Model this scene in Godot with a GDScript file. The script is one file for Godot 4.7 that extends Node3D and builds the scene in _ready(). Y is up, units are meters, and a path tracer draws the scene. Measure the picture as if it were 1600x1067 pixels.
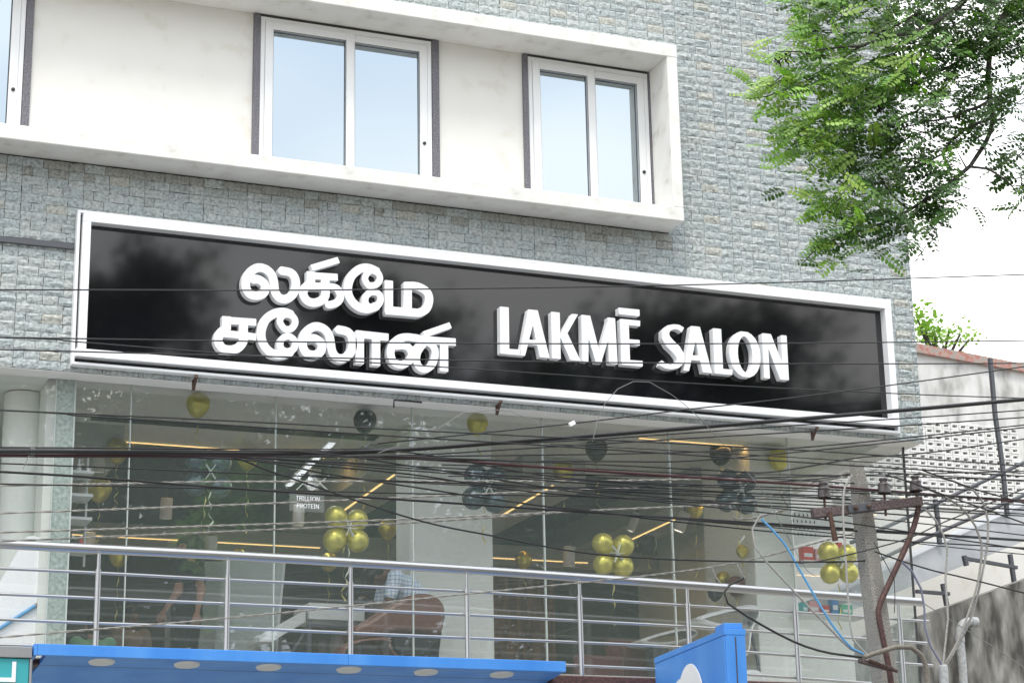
extends Node3D
# A shop front seen from across the street. The facade lies in the plane z = 0 and faces +z; x runs along it, y is up, metres.

var mats := {}
var rng := RandomNumberGenerator.new()


# ---------------------------------------------------------------- mesh helpers
class Shape:
	var v := PackedVector3Array()
	var n := PackedVector3Array()
	var c := PackedColorArray()
	var i := PackedInt32Array()
	var tint := Color.WHITE
	var coloured := false

	func p(a: Vector3, na: Vector3) -> int:
		v.append(a)
		n.append(na)
		if coloured:
			c.append(tint)
		return v.size() - 1

	func tri(a: Vector3, b: Vector3, d: Vector3) -> void: # anticlockwise seen from outside
		var q := (b - a).cross(d - a)
		if q.length_squared() < 1e-16:
			return
		q = q.normalized()
		var k := p(a, q)
		p(b, q)
		p(d, q)
		i.append(k)
		i.append(k + 2)
		i.append(k + 1)

	func quad(a: Vector3, b: Vector3, d: Vector3, e: Vector3) -> void:
		var q := (d - a).cross(e - b)
		if q.length_squared() < 1e-16:
			return
		q = q.normalized()
		var k := p(a, q)
		p(b, q)
		p(d, q)
		p(e, q)
		i.append_array(PackedInt32Array([k, k + 2, k + 1, k, k + 3, k + 2]))

	func face(a: Vector3, b: Vector3, d: Vector3, e: Vector3, from: Vector3) -> void: # a quad turned away from a point inside
		if (d - a).cross(e - b).dot((a + d) / 2 - from) < 0:
			quad(a, e, d, b)
		else:
			quad(a, b, d, e)

	func box(lo: Vector3, hi: Vector3, e := 0.0, t := Transform3D()) -> Shape: # chamfered by e
		var cc := (lo + hi) / 2
		var h := (hi - lo) / 2
		e = minf(e, 0.45 * minf(h.x, minf(h.y, h.z)))
		var ax := [Vector3.RIGHT, Vector3.UP, Vector3.BACK]
		for a in 3:
			var b: int = (a + 1) % 3
			var d: int = (a + 2) % 3
			for s: float in [-1.0, 1.0]:
				var o: Vector3 = cc + ax[a] * h[a] * s
				var ub: Vector3 = ax[b] * (h[b] - e)
				var ud: Vector3 = ax[d] * (h[d] - e) * s
				face(t * (o - ub - ud), t * (o + ub - ud), t * (o + ub + ud), t * (o - ub + ud), t * cc)
				if e > 0:
					for s2: float in [-1.0, 1.0]: # edge between face a and face b
						var al: Vector3 = ax[d] * (h[d] - e) * s * s2
						var f1: Vector3 = cc + ax[a] * h[a] * s + ax[b] * (h[b] - e) * s2
						var f2: Vector3 = cc + ax[a] * (h[a] - e) * s + ax[b] * h[b] * s2
						face(t * (f1 - al), t * (f2 - al), t * (f2 + al), t * (f1 + al), t * cc)
		if e > 0:
			for sx: float in [-1.0, 1.0]:
				for sy: float in [-1.0, 1.0]:
					for sz: float in [-1.0, 1.0]:
						var k := Vector3(sx, sy, sz)
						var fx := cc + k * Vector3(h.x, h.y - e, h.z - e)
						var fy := cc + k * Vector3(h.x - e, h.y, h.z - e)
						var fz := cc + k * Vector3(h.x - e, h.y - e, h.z)
						if sx * sy * sz > 0:
							tri(t * fx, t * fy, t * fz)
						else:
							tri(t * fx, t * fz, t * fy)
		return self

	func beam(a: Vector3, b: Vector3, w: float, h: float, e := 0.003, up := Vector3.UP) -> Shape: # box from a to b
		var d := (b - a).normalized()
		if absf(d.dot(up)) > 0.99:
			up = Vector3.BACK
		var x := up.cross(d).normalized()
		var t := Transform3D(Basis(x, d.cross(x), d), a)
		return box(Vector3(-w / 2, -h / 2, 0), Vector3(w / 2, h / 2, a.distance_to(b)), e, t)

	func tube(pts: PackedVector3Array, r0: float, r1 := -1.0, sides := 6, caps := true) -> Shape:
		if r1 < 0:
			r1 = r0
		var m := pts.size()
		var x := Vector3.ZERO
		var base := 0
		for k in m:
			var d := (pts[mini(k + 1, m - 1)] - pts[maxi(k - 1, 0)]).normalized()
			if k == 0:
				x = d.cross(Vector3.UP if absf(d.y) < 0.9 else Vector3.RIGHT).normalized()
			else:
				x = (x - d * x.dot(d)).normalized()
			var y := d.cross(x)
			var r := lerpf(r0, r1, float(k) / (m - 1))
			for s in sides:
				var g := TAU * s / sides
				var q := x * cos(g) + y * sin(g)
				var at := p(pts[k] + q * r, q)
				if k == 0 and s == 0:
					base = at
		for k in m - 1:
			for s in sides:
				var a := base + k * sides + s
				var b := base + k * sides + (s + 1) % sides
				i.append_array(PackedInt32Array([a, a + sides, b, b, a + sides, b + sides]))
		if caps:
			for s in range(1, sides - 1):
				tri(v[base], v[base + s + 1], v[base + s])
				var q := base + (m - 1) * sides
				tri(v[q], v[q + s], v[q + s + 1])
		return self

	func lathe(profile: Array, t := Transform3D(), sides := 16) -> Shape: # profile of Vector2(radius, height), upwards
		var m := profile.size()
		var base := v.size()
		for k in m:
			var a: Vector2 = profile[maxi(k - 1, 0)]
			var b: Vector2 = profile[mini(k + 1, m - 1)]
			var nn := Vector2(b.y - a.y, a.x - b.x).normalized()
			for s in sides:
				var g := TAU * s / sides
				p(t * Vector3(cos(g) * profile[k].x, profile[k].y, sin(g) * profile[k].x), (t.basis * Vector3(cos(g) * nn.x, nn.y, sin(g) * nn.x)).normalized())
		for k in m - 1:
			for s in sides:
				var a := base + k * sides + s
				var b := base + k * sides + (s + 1) % sides
				i.append_array(PackedInt32Array([a, b, a + sides, b, b + sides, a + sides]))
		return self

	func prism(poly: PackedVector2Array, z0: float, z1: float, t := Transform3D()) -> Shape: # simple polygon in x, y, pulled along z
		if Geometry2D.is_polygon_clockwise(poly):
			poly = poly.duplicate()
			poly.reverse()
		var idx := Geometry2D.triangulate_polygon(poly)
		for k in range(0, idx.size(), 3):
			var a := poly[idx[k]]
			var b := poly[idx[k + 1]]
			var d := poly[idx[k + 2]]
			if (b - a).cross(d - a) < 0:
				var w := b
				b = d
				d = w
			tri(t * Vector3(a.x, a.y, z1), t * Vector3(b.x, b.y, z1), t * Vector3(d.x, d.y, z1))
			tri(t * Vector3(a.x, a.y, z0), t * Vector3(d.x, d.y, z0), t * Vector3(b.x, b.y, z0))
		for k in poly.size():
			var a := poly[k]
			var b := poly[(k + 1) % poly.size()]
			quad(t * Vector3(a.x, a.y, z0), t * Vector3(b.x, b.y, z0), t * Vector3(b.x, b.y, z1), t * Vector3(a.x, a.y, z1))
		return self

	func add(o: Shape) -> Shape:
		var k := v.size()
		v.append_array(o.v)
		n.append_array(o.n)
		for q in o.i:
			i.append(q + k)
		return self

	func surface(m: ArrayMesh) -> void:
		var a := []
		a.resize(Mesh.ARRAY_MAX)
		a[Mesh.ARRAY_VERTEX] = v
		a[Mesh.ARRAY_NORMAL] = n
		if coloured:
			a[Mesh.ARRAY_COLOR] = c
		a[Mesh.ARRAY_INDEX] = i
		m.add_surface_from_arrays(Mesh.PRIMITIVE_TRIANGLES, a)

	func mesh() -> ArrayMesh:
		var m := ArrayMesh.new()
		surface(m)
		return m


# Tapered capsules joined with a smooth minimum and meshed as surface nets.
func blob(s: Shape, bones: Array, cell: float, k: float) -> Shape:
	var lo := Vector3.INF
	var hi := -Vector3.INF
	for b in bones:
		var r := maxf(b[1], b[3]) + 2.5 * cell + k
		for q: Vector3 in [b[0], b[2]]:
			lo = lo.min(q - Vector3.ONE * r)
			hi = hi.max(q + Vector3.ONE * r)
	var nx := int((hi.x - lo.x) / cell) + 2
	var ny := int((hi.y - lo.y) / cell) + 2
	var nz := int((hi.z - lo.z) / cell) + 2
	var f := PackedFloat32Array()
	f.resize(nx * ny * nz)
	f.fill(1.0)
	for b in bones:
		var a: Vector3 = b[0]
		var ab: Vector3 = b[2] - a
		var l2 := maxf(ab.length_squared(), 1e-9)
		var ra: float = b[1]
		var rb: float = b[3]
		var r := maxf(ra, rb) + 2.0 * cell + k
		var q0 := ((a.min(b[2]) - Vector3.ONE * r - lo) / cell).floor()
		var q1 := ((a.max(b[2]) + Vector3.ONE * r - lo) / cell).ceil()
		for z in range(maxi(0, int(q0.z)), mini(nz, int(q1.z) + 1)):
			for y in range(maxi(0, int(q0.y)), mini(ny, int(q1.y) + 1)):
				for x in range(maxi(0, int(q0.x)), mini(nx, int(q1.x) + 1)):
					var pa := lo + Vector3(x, y, z) * cell - a
					var h := clampf(pa.dot(ab) / l2, 0.0, 1.0)
					var d := (pa - ab * h).length() - (ra + (rb - ra) * h)
					var at := (z * ny + y) * nx + x
					var o := f[at]
					var w := maxf(k - absf(o - d), 0.0)
					f[at] = minf(o, d) - w * w / (4.0 * k)
	var vid := {}
	var first := s.v.size()
	var steps := [0, 1, nx, nx + 1, nx * ny, nx * ny + 1, nx * ny + nx, nx * ny + nx + 1]
	var corner := [Vector3(0, 0, 0), Vector3(1, 0, 0), Vector3(0, 1, 0), Vector3(1, 1, 0), Vector3(0, 0, 1), Vector3(1, 0, 1), Vector3(0, 1, 1), Vector3(1, 1, 1)]
	var edges := [[0, 1], [2, 3], [4, 5], [6, 7], [0, 2], [1, 3], [4, 6], [5, 7], [0, 4], [1, 5], [2, 6], [3, 7]]
	for z in nz - 1:
		for y in ny - 1:
			for x in nx - 1:
				var at := (z * ny + y) * nx + x
				var inside := 0
				for q in 8:
					if f[at + steps[q]] < 0:
						inside += 1
				if inside == 0 or inside == 8:
					continue
				var sum := Vector3.ZERO
				var m := 0
				for e in edges:
					var fa := f[at + steps[e[0]]]
					var fb := f[at + steps[e[1]]]
					if (fa < 0) != (fb < 0):
						sum += (corner[e[0]] as Vector3).lerp(corner[e[1]], fa / (fa - fb))
						m += 1
				vid[at] = s.p(lo + (Vector3(x, y, z) + sum / m) * cell, Vector3.ZERO)
	var move := [1, nx, nx * ny]
	for at: int in vid:
		for a in 3:
			var b: int = move[(a + 1) % 3]
			var d: int = move[(a + 2) % 3]
			var f0 := f[at]
			var f1 := f[at + move[a]]
			if (f0 < 0) == (f1 < 0) or not (vid.has(at - b) and vid.has(at - d) and vid.has(at - b - d)):
				continue
			var w := [vid[at - b - d], vid[at - d], vid[at], vid[at - b]]
			if f0 >= 0:
				w.reverse()
			var fn: Vector3 = (s.v[w[2]] - s.v[w[0]]).cross(s.v[w[3]] - s.v[w[1]])
			for q in w:
				s.n[q] += fn
			s.i.append_array(PackedInt32Array([w[0], w[2], w[1], w[0], w[3], w[2]]))
	for q in range(first, s.v.size()):
		s.n[q] = s.n[q].normalized()
	return s


# A glyph cut from a sheet: strokes [points, width or widths] and convex quads, unioned on a fine grid, front face, back face and sides.
func glyph(prims: Array, z0: float, z1: float, cell := 0.006) -> Shape:
	var lo := Vector2.INF
	var hi := -Vector2.INF
	for pr in prims:
		for q: Vector2 in pr[0]:
			lo = lo.min(q - Vector2(0.09, 0.09))
			hi = hi.max(q + Vector2(0.09, 0.09))
	var nx := int((hi.x - lo.x) / cell) + 2
	var ny := int((hi.y - lo.y) / cell) + 2
	var f := PackedFloat32Array()
	f.resize(nx * ny)
	f.fill(0.03)
	for pr in prims:
		var pts: PackedVector2Array = pr[0]
		if pr[1] is String: # convex polygon
			if Geometry2D.is_polygon_clockwise(pts):
				pts.reverse()
			var a0 := pts[0]
			var a1 := pts[0]
			for q in pts:
				a0 = a0.min(q)
				a1 = a1.max(q)
			for y in range(maxi(0, int((a0.y - lo.y) / cell) - 3), mini(ny, int((a1.y - lo.y) / cell) + 4)):
				for x in range(maxi(0, int((a0.x - lo.x) / cell) - 3), mini(nx, int((a1.x - lo.x) / cell) + 4)):
					var q := lo + Vector2(x, y) * cell
					var d := -1.0
					for k in pts.size():
						var e := pts[(k + 1) % pts.size()] - pts[k]
						d = maxf(d, -(e.normalized().cross(q - pts[k])))
					f[y * nx + x] = minf(f[y * nx + x], d)
			continue
		var closed := pts[0].distance_to(pts[pts.size() - 1]) < 1e-4
		for k in pts.size() - 1:
			var a := pts[k]
			var ab := pts[k + 1] - a
			var l := ab.length()
			var ra: float = (pr[1][k] if pr[1] is Array else pr[1]) / 2
			var rb: float = (pr[1][k + 1] if pr[1] is Array else pr[1]) / 2
			var r := maxf(ra, rb) + 3 * cell
			var c0 := a.min(pts[k + 1]) - Vector2(r, r)
			var c1 := a.max(pts[k + 1]) + Vector2(r, r)
			for y in range(maxi(0, int((c0.y - lo.y) / cell)), mini(ny, int((c1.y - lo.y) / cell) + 1)):
				for x in range(maxi(0, int((c0.x - lo.x) / cell)), mini(nx, int((c1.x - lo.x) / cell) + 1)):
					var pa := lo + Vector2(x, y) * cell - a
					var t := pa.dot(ab) / (l * l)
					var h := clampf(t, 0.0, 1.0)
					var d := (pa - ab * h).length() - lerpf(ra, rb, h)
					if not closed and k == 0:
						d = maxf(d, -t * l)
					if not closed and k == pts.size() - 2:
						d = maxf(d, (t - 1.0) * l)
					f[y * nx + x] = minf(f[y * nx + x], d)
	var s := Shape.new()
	var cor := [Vector2(0, 0), Vector2(1, 0), Vector2(1, 1), Vector2(0, 1)]
	var off := [0, 1, nx + 1, nx]
	for y in ny - 1:
		var run := -1 # joins whole cells of a row into one quad
		for x in nx:
			var at := y * nx + x
			var full := x < nx - 1 and f[at] < 0 and f[at + 1] < 0 and f[at + nx] < 0 and f[at + nx + 1] < 0
			if full:
				if run < 0:
					run = x
				continue
			if run >= 0:
				var q0 := lo + Vector2(run, y) * cell
				var q1 := lo + Vector2(x, y + 1) * cell
				s.quad(Vector3(q0.x, q0.y, z1), Vector3(q1.x, q0.y, z1), Vector3(q1.x, q1.y, z1), Vector3(q0.x, q1.y, z1))
				s.quad(Vector3(q0.x, q0.y, z0), Vector3(q0.x, q1.y, z0), Vector3(q1.x, q1.y, z0), Vector3(q1.x, q0.y, z0))
				run = -1
			if x >= nx - 1:
				continue
			var poly := []
			var cut := []
			for k in 4:
				var fa := f[at + off[k]]
				var fb := f[at + off[(k + 1) % 4]]
				var a: Vector2 = lo + (Vector2(x, y) + cor[k]) * cell
				var b: Vector2 = lo + (Vector2(x, y) + cor[(k + 1) % 4]) * cell
				if fa < 0:
					poly.append(a)
				if (fa < 0) != (fb < 0):
					var c := a.lerp(b, fa / (fa - fb))
					poly.append(c)
					cut.append([c, fa < 0])
			for k in range(1, poly.size() - 1):
				s.tri(Vector3(poly[0].x, poly[0].y, z1), Vector3(poly[k].x, poly[k].y, z1), Vector3(poly[k + 1].x, poly[k + 1].y, z1))
				s.tri(Vector3(poly[0].x, poly[0].y, z0), Vector3(poly[k + 1].x, poly[k + 1].y, z0), Vector3(poly[k].x, poly[k].y, z0))
			if cut.size() == 2:
				var c0: Vector2 = cut[0][0] if cut[0][1] else cut[1][0]
				var c1: Vector2 = cut[1][0] if cut[0][1] else cut[0][0]
				s.quad(Vector3(c0.x, c0.y, z0), Vector3(c1.x, c1.y, z0), Vector3(c1.x, c1.y, z1), Vector3(c0.x, c0.y, z1))
	return s


func v2(a: Array) -> PackedVector2Array:
	var o := PackedVector2Array()
	for k in range(0, a.size(), 2):
		o.append(Vector2(a[k], a[k + 1]))
	return o


func round_stroke(p: PackedVector2Array) -> PackedVector2Array: # Catmull-Rom in the plane
	var m := p.size()
	var closed := p[0].distance_to(p[m - 1]) < 1e-4
	var o := PackedVector2Array()
	for k in m - 1:
		var a := p[k - 1] if k > 0 else (p[m - 2] if closed else p[0])
		var d := p[k + 2] if k + 2 < m else (p[1] if closed else p[m - 1])
		for q in 4:
			o.append(p[k].cubic_interpolate(p[k + 1], a, d, q / 4.0))
	o.append(p[m - 1])
	return o


func onz(a: Array, z: float) -> PackedVector3Array: # x, y pairs in the plane z
	var o := PackedVector3Array()
	for k in range(0, a.size(), 2):
		o.append(Vector3(a[k], a[k + 1], z))
	return o


func smooth(pts: PackedVector3Array, each: float) -> PackedVector3Array: # Catmull-Rom through the points
	var o := PackedVector3Array()
	var m := pts.size()
	for k in m - 1:
		var a := pts[maxi(k - 1, 0)]
		var d := pts[mini(k + 2, m - 1)]
		var steps := maxi(1, int(pts[k].distance_to(pts[k + 1]) / each))
		for q in steps:
			o.append(pts[k].cubic_interpolate(pts[k + 1], a, d, float(q) / steps))
	o.append(pts[m - 1])
	return o


# ---------------------------------------------------------------- objects
func thing(called: String, label: String, category: String, group := "", at := Vector3.ZERO) -> Node3D:
	var o := Node3D.new()
	o.name = called
	o.position = at
	add_child(o, true)
	tag(o, label, category, group)
	return o


func tag(o: Node, label: String, category: String, group := "") -> void:
	o.set_meta("label", label)
	o.set_meta("category", category)
	if group:
		o.set_meta("group", group)


func part(parent: Node, called: String, s, m: Material, at := Vector3.ZERO) -> MeshInstance3D:
	var o := MeshInstance3D.new()
	o.name = called
	o.mesh = s.mesh() if s is Shape else s
	o.material_override = m
	o.position = at
	parent.add_child(o, true)
	return o


func single(called: String, label: String, category: String, s, m: Material, group := "", at := Vector3.ZERO) -> MeshInstance3D:
	var o := part(self, called, s, m, at)
	tag(o, label, category, group)
	return o


func structure(called: String, s: Shape, m: Material) -> void:
	part(self, called, s, m).set_meta("kind", "structure")


# ---------------------------------------------------------------- materials (colours are linear base colours)
func mat(r: float, g: float, b: float, rough := 0.7, metal := 0.0) -> StandardMaterial3D:
	var m := StandardMaterial3D.new()
	m.albedo_color = Color(r, g, b).linear_to_srgb()
	m.roughness = rough
	m.metallic = metal
	return m


func noise_tex(freq: float, ramp: Array, sd: int, size := 512, kind := FastNoiseLite.TYPE_SIMPLEX_SMOOTH, oct := 4) -> NoiseTexture2D:
	var f := FastNoiseLite.new()
	f.noise_type = kind
	f.seed = sd
	f.frequency = freq
	f.fractal_octaves = oct
	if kind == FastNoiseLite.TYPE_CELLULAR:
		f.cellular_return_type = FastNoiseLite.RETURN_DISTANCE2_SUB
	var t := NoiseTexture2D.new()
	t.width = size
	t.height = size
	t.seamless = true
	t.noise = f
	var g := Gradient.new()
	g.offsets = PackedFloat32Array(ramp.map(func(q): return q[0]))
	g.colors = PackedColorArray(ramp.map(func(q): return q[1].linear_to_srgb() if q[1] is Color else Color(q[1], q[1], q[1])))
	t.color_ramp = g
	return t


func textured(tex: Texture2D, scale: float, rough := 0.8, height: Texture2D = null, relief := 0.0, tint := Color.WHITE, stretch := Vector3.ONE) -> StandardMaterial3D:
	var m := StandardMaterial3D.new()
	m.albedo_color = tint
	m.albedo_texture = tex
	m.roughness = rough
	m.uv1_triplanar = true
	m.uv1_world_triplanar = true
	m.uv1_scale = stretch * scale
	if height:
		m.heightmap_enabled = true
		m.heightmap_texture = height
		m.heightmap_scale = relief
	return m


func glow(r: float, g: float, b: float, e: float) -> StandardMaterial3D:
	var m := mat(r, g, b, 0.5)
	m.emission_enabled = true
	m.emission = Color(r, g, b).linear_to_srgb()
	m.emission_energy_multiplier = e
	return m


func make_materials() -> void:
	var grit := noise_tex(0.06, [[0.0, 0.2], [1.0, 0.8]], 3, 512, FastNoiseLite.TYPE_SIMPLEX_SMOOTH, 5)
	var cracks := noise_tex(0.05, [[0.0, 0.0], [0.25, 0.55], [1.0, 0.8]], 5, 512, FastNoiseLite.TYPE_CELLULAR, 3)
	var k := 0
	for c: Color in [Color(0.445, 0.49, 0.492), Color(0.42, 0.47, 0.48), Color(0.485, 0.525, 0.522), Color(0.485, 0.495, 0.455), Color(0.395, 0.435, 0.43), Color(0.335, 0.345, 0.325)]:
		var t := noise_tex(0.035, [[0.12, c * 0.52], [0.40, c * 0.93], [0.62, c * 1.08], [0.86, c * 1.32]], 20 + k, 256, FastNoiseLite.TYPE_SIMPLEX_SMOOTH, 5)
		var m := textured(t, 2.6, 0.85, cracks, 1.0)
		mats["stone%d" % k] = m
		k += 1
	mats.grout = textured(grit, 3.0, 0.95, null, 0.0, Color(0.30, 0.32, 0.31))
	var paint := noise_tex(0.012, [[0.12, Color(0.70, 0.68, 0.63)], [0.30, Color(0.755, 0.745, 0.71)], [0.6, Color(0.765, 0.755, 0.725)], [1.0, Color(0.775, 0.77, 0.745)]], 41, 512, FastNoiseLite.TYPE_SIMPLEX_SMOOTH, 6)
	mats.white_wall = textured(paint, 0.35, 0.75, grit, 0.06)
	var worn := noise_tex(0.010, [[0.08, Color(0.60, 0.585, 0.55)], [0.26, Color(0.71, 0.70, 0.67)], [0.5, Color(0.755, 0.75, 0.73)], [1.0, Color(0.78, 0.78, 0.76)]], 43, 512, FastNoiseLite.TYPE_SIMPLEX_SMOOTH, 6)
	mats.white_slab = textured(worn, 0.55, 0.8, grit, 0.1)
	mats.soffit = mat(0.80, 0.80, 0.78, 0.8)
	var gran := noise_tex(0.12, [[0.25, Color(0.035, 0.034, 0.042)], [0.5, Color(0.15, 0.145, 0.17)], [0.75, Color(0.24, 0.23, 0.26)], [0.85, Color(0.5, 0.48, 0.5)]], 47, 512, FastNoiseLite.TYPE_SIMPLEX_SMOOTH, 3)
	mats.granite = textured(gran, 1.2, 0.4)
	mats.upvc = mat(0.80, 0.81, 0.82, 0.35)
	mats.gasket = mat(0.035, 0.036, 0.038, 0.6)
	mats.mirror_glass = mat(0.40, 0.45, 0.485, 0.015, 1.0)
	mats.acrylic = mat(0.005, 0.005, 0.007, 0.05)
	mats.acrylic.metallic_specular = 0.62
	mats.sign_white = mat(0.84, 0.85, 0.87, 0.35)
	mats.chrome = mat(0.72, 0.74, 0.76, 0.25, 0.9)
	mats.black_metal = mat(0.02, 0.02, 0.023, 0.5)
	mats.glass = mat(0.62, 0.76, 0.71, 0.0)
	mats.glass.albedo_color.a = 0.023
	mats.glass.transparency = BaseMaterial3D.TRANSPARENCY_ALPHA
	mats.glass.metallic_specular = 0.5
	var film := noise_tex(0.03, [[0.22, Color(0.30, 0.37, 0.34)], [0.42, Color(0.40, 0.48, 0.45)], [0.75, Color(0.44, 0.52, 0.49)], [0.86, Color(0.62, 0.68, 0.65)]], 53, 512, FastNoiseLite.TYPE_SIMPLEX_SMOOTH, 6)
	mats.dirty_glass = textured(film, 1.5, 0.3)
	mats.dirty_glass.albedo_color.a = 0.55
	mats.dirty_glass.transparency = BaseMaterial3D.TRANSPARENCY_ALPHA
	mats.silicone = mat(0.42, 0.47, 0.455, 0.5)
	mats.steel = mat(0.47, 0.47, 0.475, 0.3, 1.0)
	mats.steel_dull = textured(noise_tex(0.3, [[0.3, Color(0.30, 0.30, 0.31)], [0.7, Color(0.5, 0.5, 0.51)]], 59, 256), 4.0, 0.4)
	mats.steel_dull.metallic = 1.0
	mats.blue_face = textured(noise_tex(0.012, [[0.2, Color(0.05, 0.24, 0.70)], [0.7, Color(0.085, 0.30, 0.76)]], 61, 256), 0.5, 0.4, null, 0.0, Color.WHITE, Vector3(1, 0.12, 1))
	mats.teal = mat(0.04, 0.36, 0.40, 0.4)
	mats.lamp_disc = mat(0.66, 0.67, 0.66, 0.5)
	mats.rust = textured(noise_tex(0.05, [[0.3, Color(0.05, 0.028, 0.022)], [0.7, Color(0.13, 0.075, 0.055)]], 67, 256), 3.0, 0.8)
	mats.maroon = textured(noise_tex(0.04, [[0.3, Color(0.055, 0.024, 0.022)], [0.7, Color(0.105, 0.052, 0.046)]], 71, 256), 2.0, 0.6)
	mats.crossarm = textured(noise_tex(0.05, [[0.3, Color(0.075, 0.052, 0.054)], [0.7, Color(0.15, 0.112, 0.114)]], 73, 256), 3.0, 0.7)
	var conc := noise_tex(0.09, [[0.22, Color(0.05, 0.047, 0.04)], [0.38, Color(0.20, 0.19, 0.172)], [0.60, Color(0.32, 0.31, 0.285)], [0.80, Color(0.43, 0.415, 0.385)]], 79, 512, FastNoiseLite.TYPE_SIMPLEX_SMOOTH, 5)
	mats.pole = textured(conc, 1.6, 0.95, grit, 0.5)
	var weather := noise_tex(0.014, [[0.14, Color(0.36, 0.355, 0.345)], [0.34, Color(0.54, 0.535, 0.525)], [0.52, Color(0.66, 0.66, 0.65)], [0.8, Color(0.74, 0.74, 0.735)]], 83, 512, FastNoiseLite.TYPE_SIMPLEX_SMOOTH, 6)
	mats.weathered = textured(weather, 0.35, 0.9, grit, 0.2, Color.WHITE, Vector3(1.0, 0.45, 1.0))
	var soot := noise_tex(0.016, [[0.18, Color(0.06, 0.058, 0.053)], [0.42, Color(0.15, 0.146, 0.136)], [0.62, Color(0.235, 0.23, 0.215)], [0.84, Color(0.35, 0.34, 0.32)]], 89, 512, FastNoiseLite.TYPE_SIMPLEX_SMOOTH, 6)
	mats.sooty = textured(soot, 0.5, 0.95, grit, 0.3, Color.WHITE, Vector3(1.0, 0.3, 1.0))
	var red := noise_tex(0.03, [[0.30, Color(0.33, 0.32, 0.30)], [0.48, Color(0.46, 0.32, 0.28)], [0.72, Color(0.42, 0.19, 0.16)]], 97, 256, FastNoiseLite.TYPE_SIMPLEX_SMOOTH, 5)
	mats.red_coping = textured(red, 0.9, 0.85)
	mats.block = textured(noise_tex(0.03, [[0.25, Color(0.66, 0.66, 0.65)], [0.5, Color(0.82, 0.82, 0.81)]], 101, 256), 0.8, 0.85)
	mats.ramp = textured(noise_tex(0.01, [[0.2, Color(0.42, 0.44, 0.47)], [0.7, Color(0.54, 0.56, 0.59)]], 103, 256), 0.5, 0.8)
	mats.rail_dark = mat(0.085, 0.09, 0.105, 0.55)
	mats.cable = mat(0.018, 0.018, 0.019, 0.42)
	mats.cable_maroon = mat(0.065, 0.018, 0.024, 0.5)
	mats.strand = mat(0.30, 0.29, 0.27, 0.6)
	mats.thin_wire = mat(0.20, 0.20, 0.20, 0.5)
	mats.cable_white = textured(noise_tex(0.08, [[0.25, Color(0.20, 0.19, 0.175)], [0.6, Color(0.40, 0.395, 0.38)]], 107, 256), 3.0, 0.6)
	mats.cable_grey = textured(noise_tex(0.08, [[0.25, Color(0.16, 0.155, 0.14)], [0.6, Color(0.33, 0.32, 0.30)]], 109, 256), 3.0, 0.7)
	mats.cable_blue = mat(0.11, 0.34, 0.62, 0.5)
	mats.cable_violet = mat(0.16, 0.17, 0.24, 0.5)
	mats.hose = textured(noise_tex(0.06, [[0.25, Color(0.12, 0.105, 0.085)], [0.7, Color(0.24, 0.22, 0.19)]], 113, 256), 3.0, 0.7)
	mats.pvc = textured(noise_tex(0.03, [[0.25, Color(0.30, 0.31, 0.32)], [0.6, Color(0.43, 0.44, 0.45)]], 127, 256), 2.0, 0.5)
	mats.insulator = mat(0.055, 0.04, 0.04, 0.18)
	mats.insulator.clearcoat_enabled = true
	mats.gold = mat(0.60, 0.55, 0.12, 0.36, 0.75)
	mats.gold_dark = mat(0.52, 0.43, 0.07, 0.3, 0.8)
	mats.black_balloon = mat(0.02, 0.02, 0.022, 0.12)
	mats.teal_balloon = mat(0.075, 0.105, 0.125, 0.22, 0.75)
	mats.bow = mat(0.74, 0.78, 0.76, 0.5)
	mats.ribbon = mat(0.50, 0.45, 0.14, 0.4, 0.3)
	mats.ribbon_white = mat(0.66, 0.66, 0.6, 0.4)
	mats.plaster = mat(0.74, 0.77, 0.735, 0.75)
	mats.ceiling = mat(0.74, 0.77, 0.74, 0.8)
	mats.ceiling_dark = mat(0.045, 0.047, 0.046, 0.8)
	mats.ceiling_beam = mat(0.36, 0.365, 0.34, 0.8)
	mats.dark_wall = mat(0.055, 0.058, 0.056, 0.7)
	mats.wood = textured(noise_tex(0.02, [[0.25, Color(0.10, 0.05, 0.025)], [0.7, Color(0.20, 0.105, 0.05)]], 131, 256), 1.5, 0.5, null, 0.0, Color.WHITE, Vector3(1, 0.15, 1))
	mats.tile_floor = mat(0.45, 0.44, 0.42, 0.3)
	mats.leather = mat(0.115, 0.042, 0.026, 0.45)
	mats.leather_red = mat(0.13, 0.035, 0.03, 0.45)
	mats.laminate = mat(0.64, 0.67, 0.66, 0.4)
	mats.ceramic = mat(0.70, 0.73, 0.74, 0.15)
	mats.spot_body = mat(0.48, 0.47, 0.44, 0.5)
	mats.lens = glow(1.0, 0.93, 0.78, 1.1)
	mats.led = glow(1.0, 0.68, 0.25, 0.75)
	mats.tube_light = glow(0.92, 0.96, 1.0, 0.42)
	mats.skin = mat(0.30, 0.155, 0.10, 0.6)
	mats.skin_dark = mat(0.13, 0.062, 0.04, 0.6)
	mats.hair = mat(0.008, 0.007, 0.007, 0.45)
	mats.black_cloth = mat(0.013, 0.014, 0.017, 0.85)
	mats.teal_cloth = mat(0.16, 0.40, 0.33, 0.8)
	mats.grey_cloth = mat(0.17, 0.14, 0.13, 0.85)
	mats.eye = mat(0.01, 0.01, 0.01, 0.1)
	mats.bark = textured(noise_tex(0.05, [[0.25, Color(0.03, 0.027, 0.024)], [0.7, Color(0.095, 0.088, 0.08)]], 137, 256), 3.0, 0.95, grit, 0.4)
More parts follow.
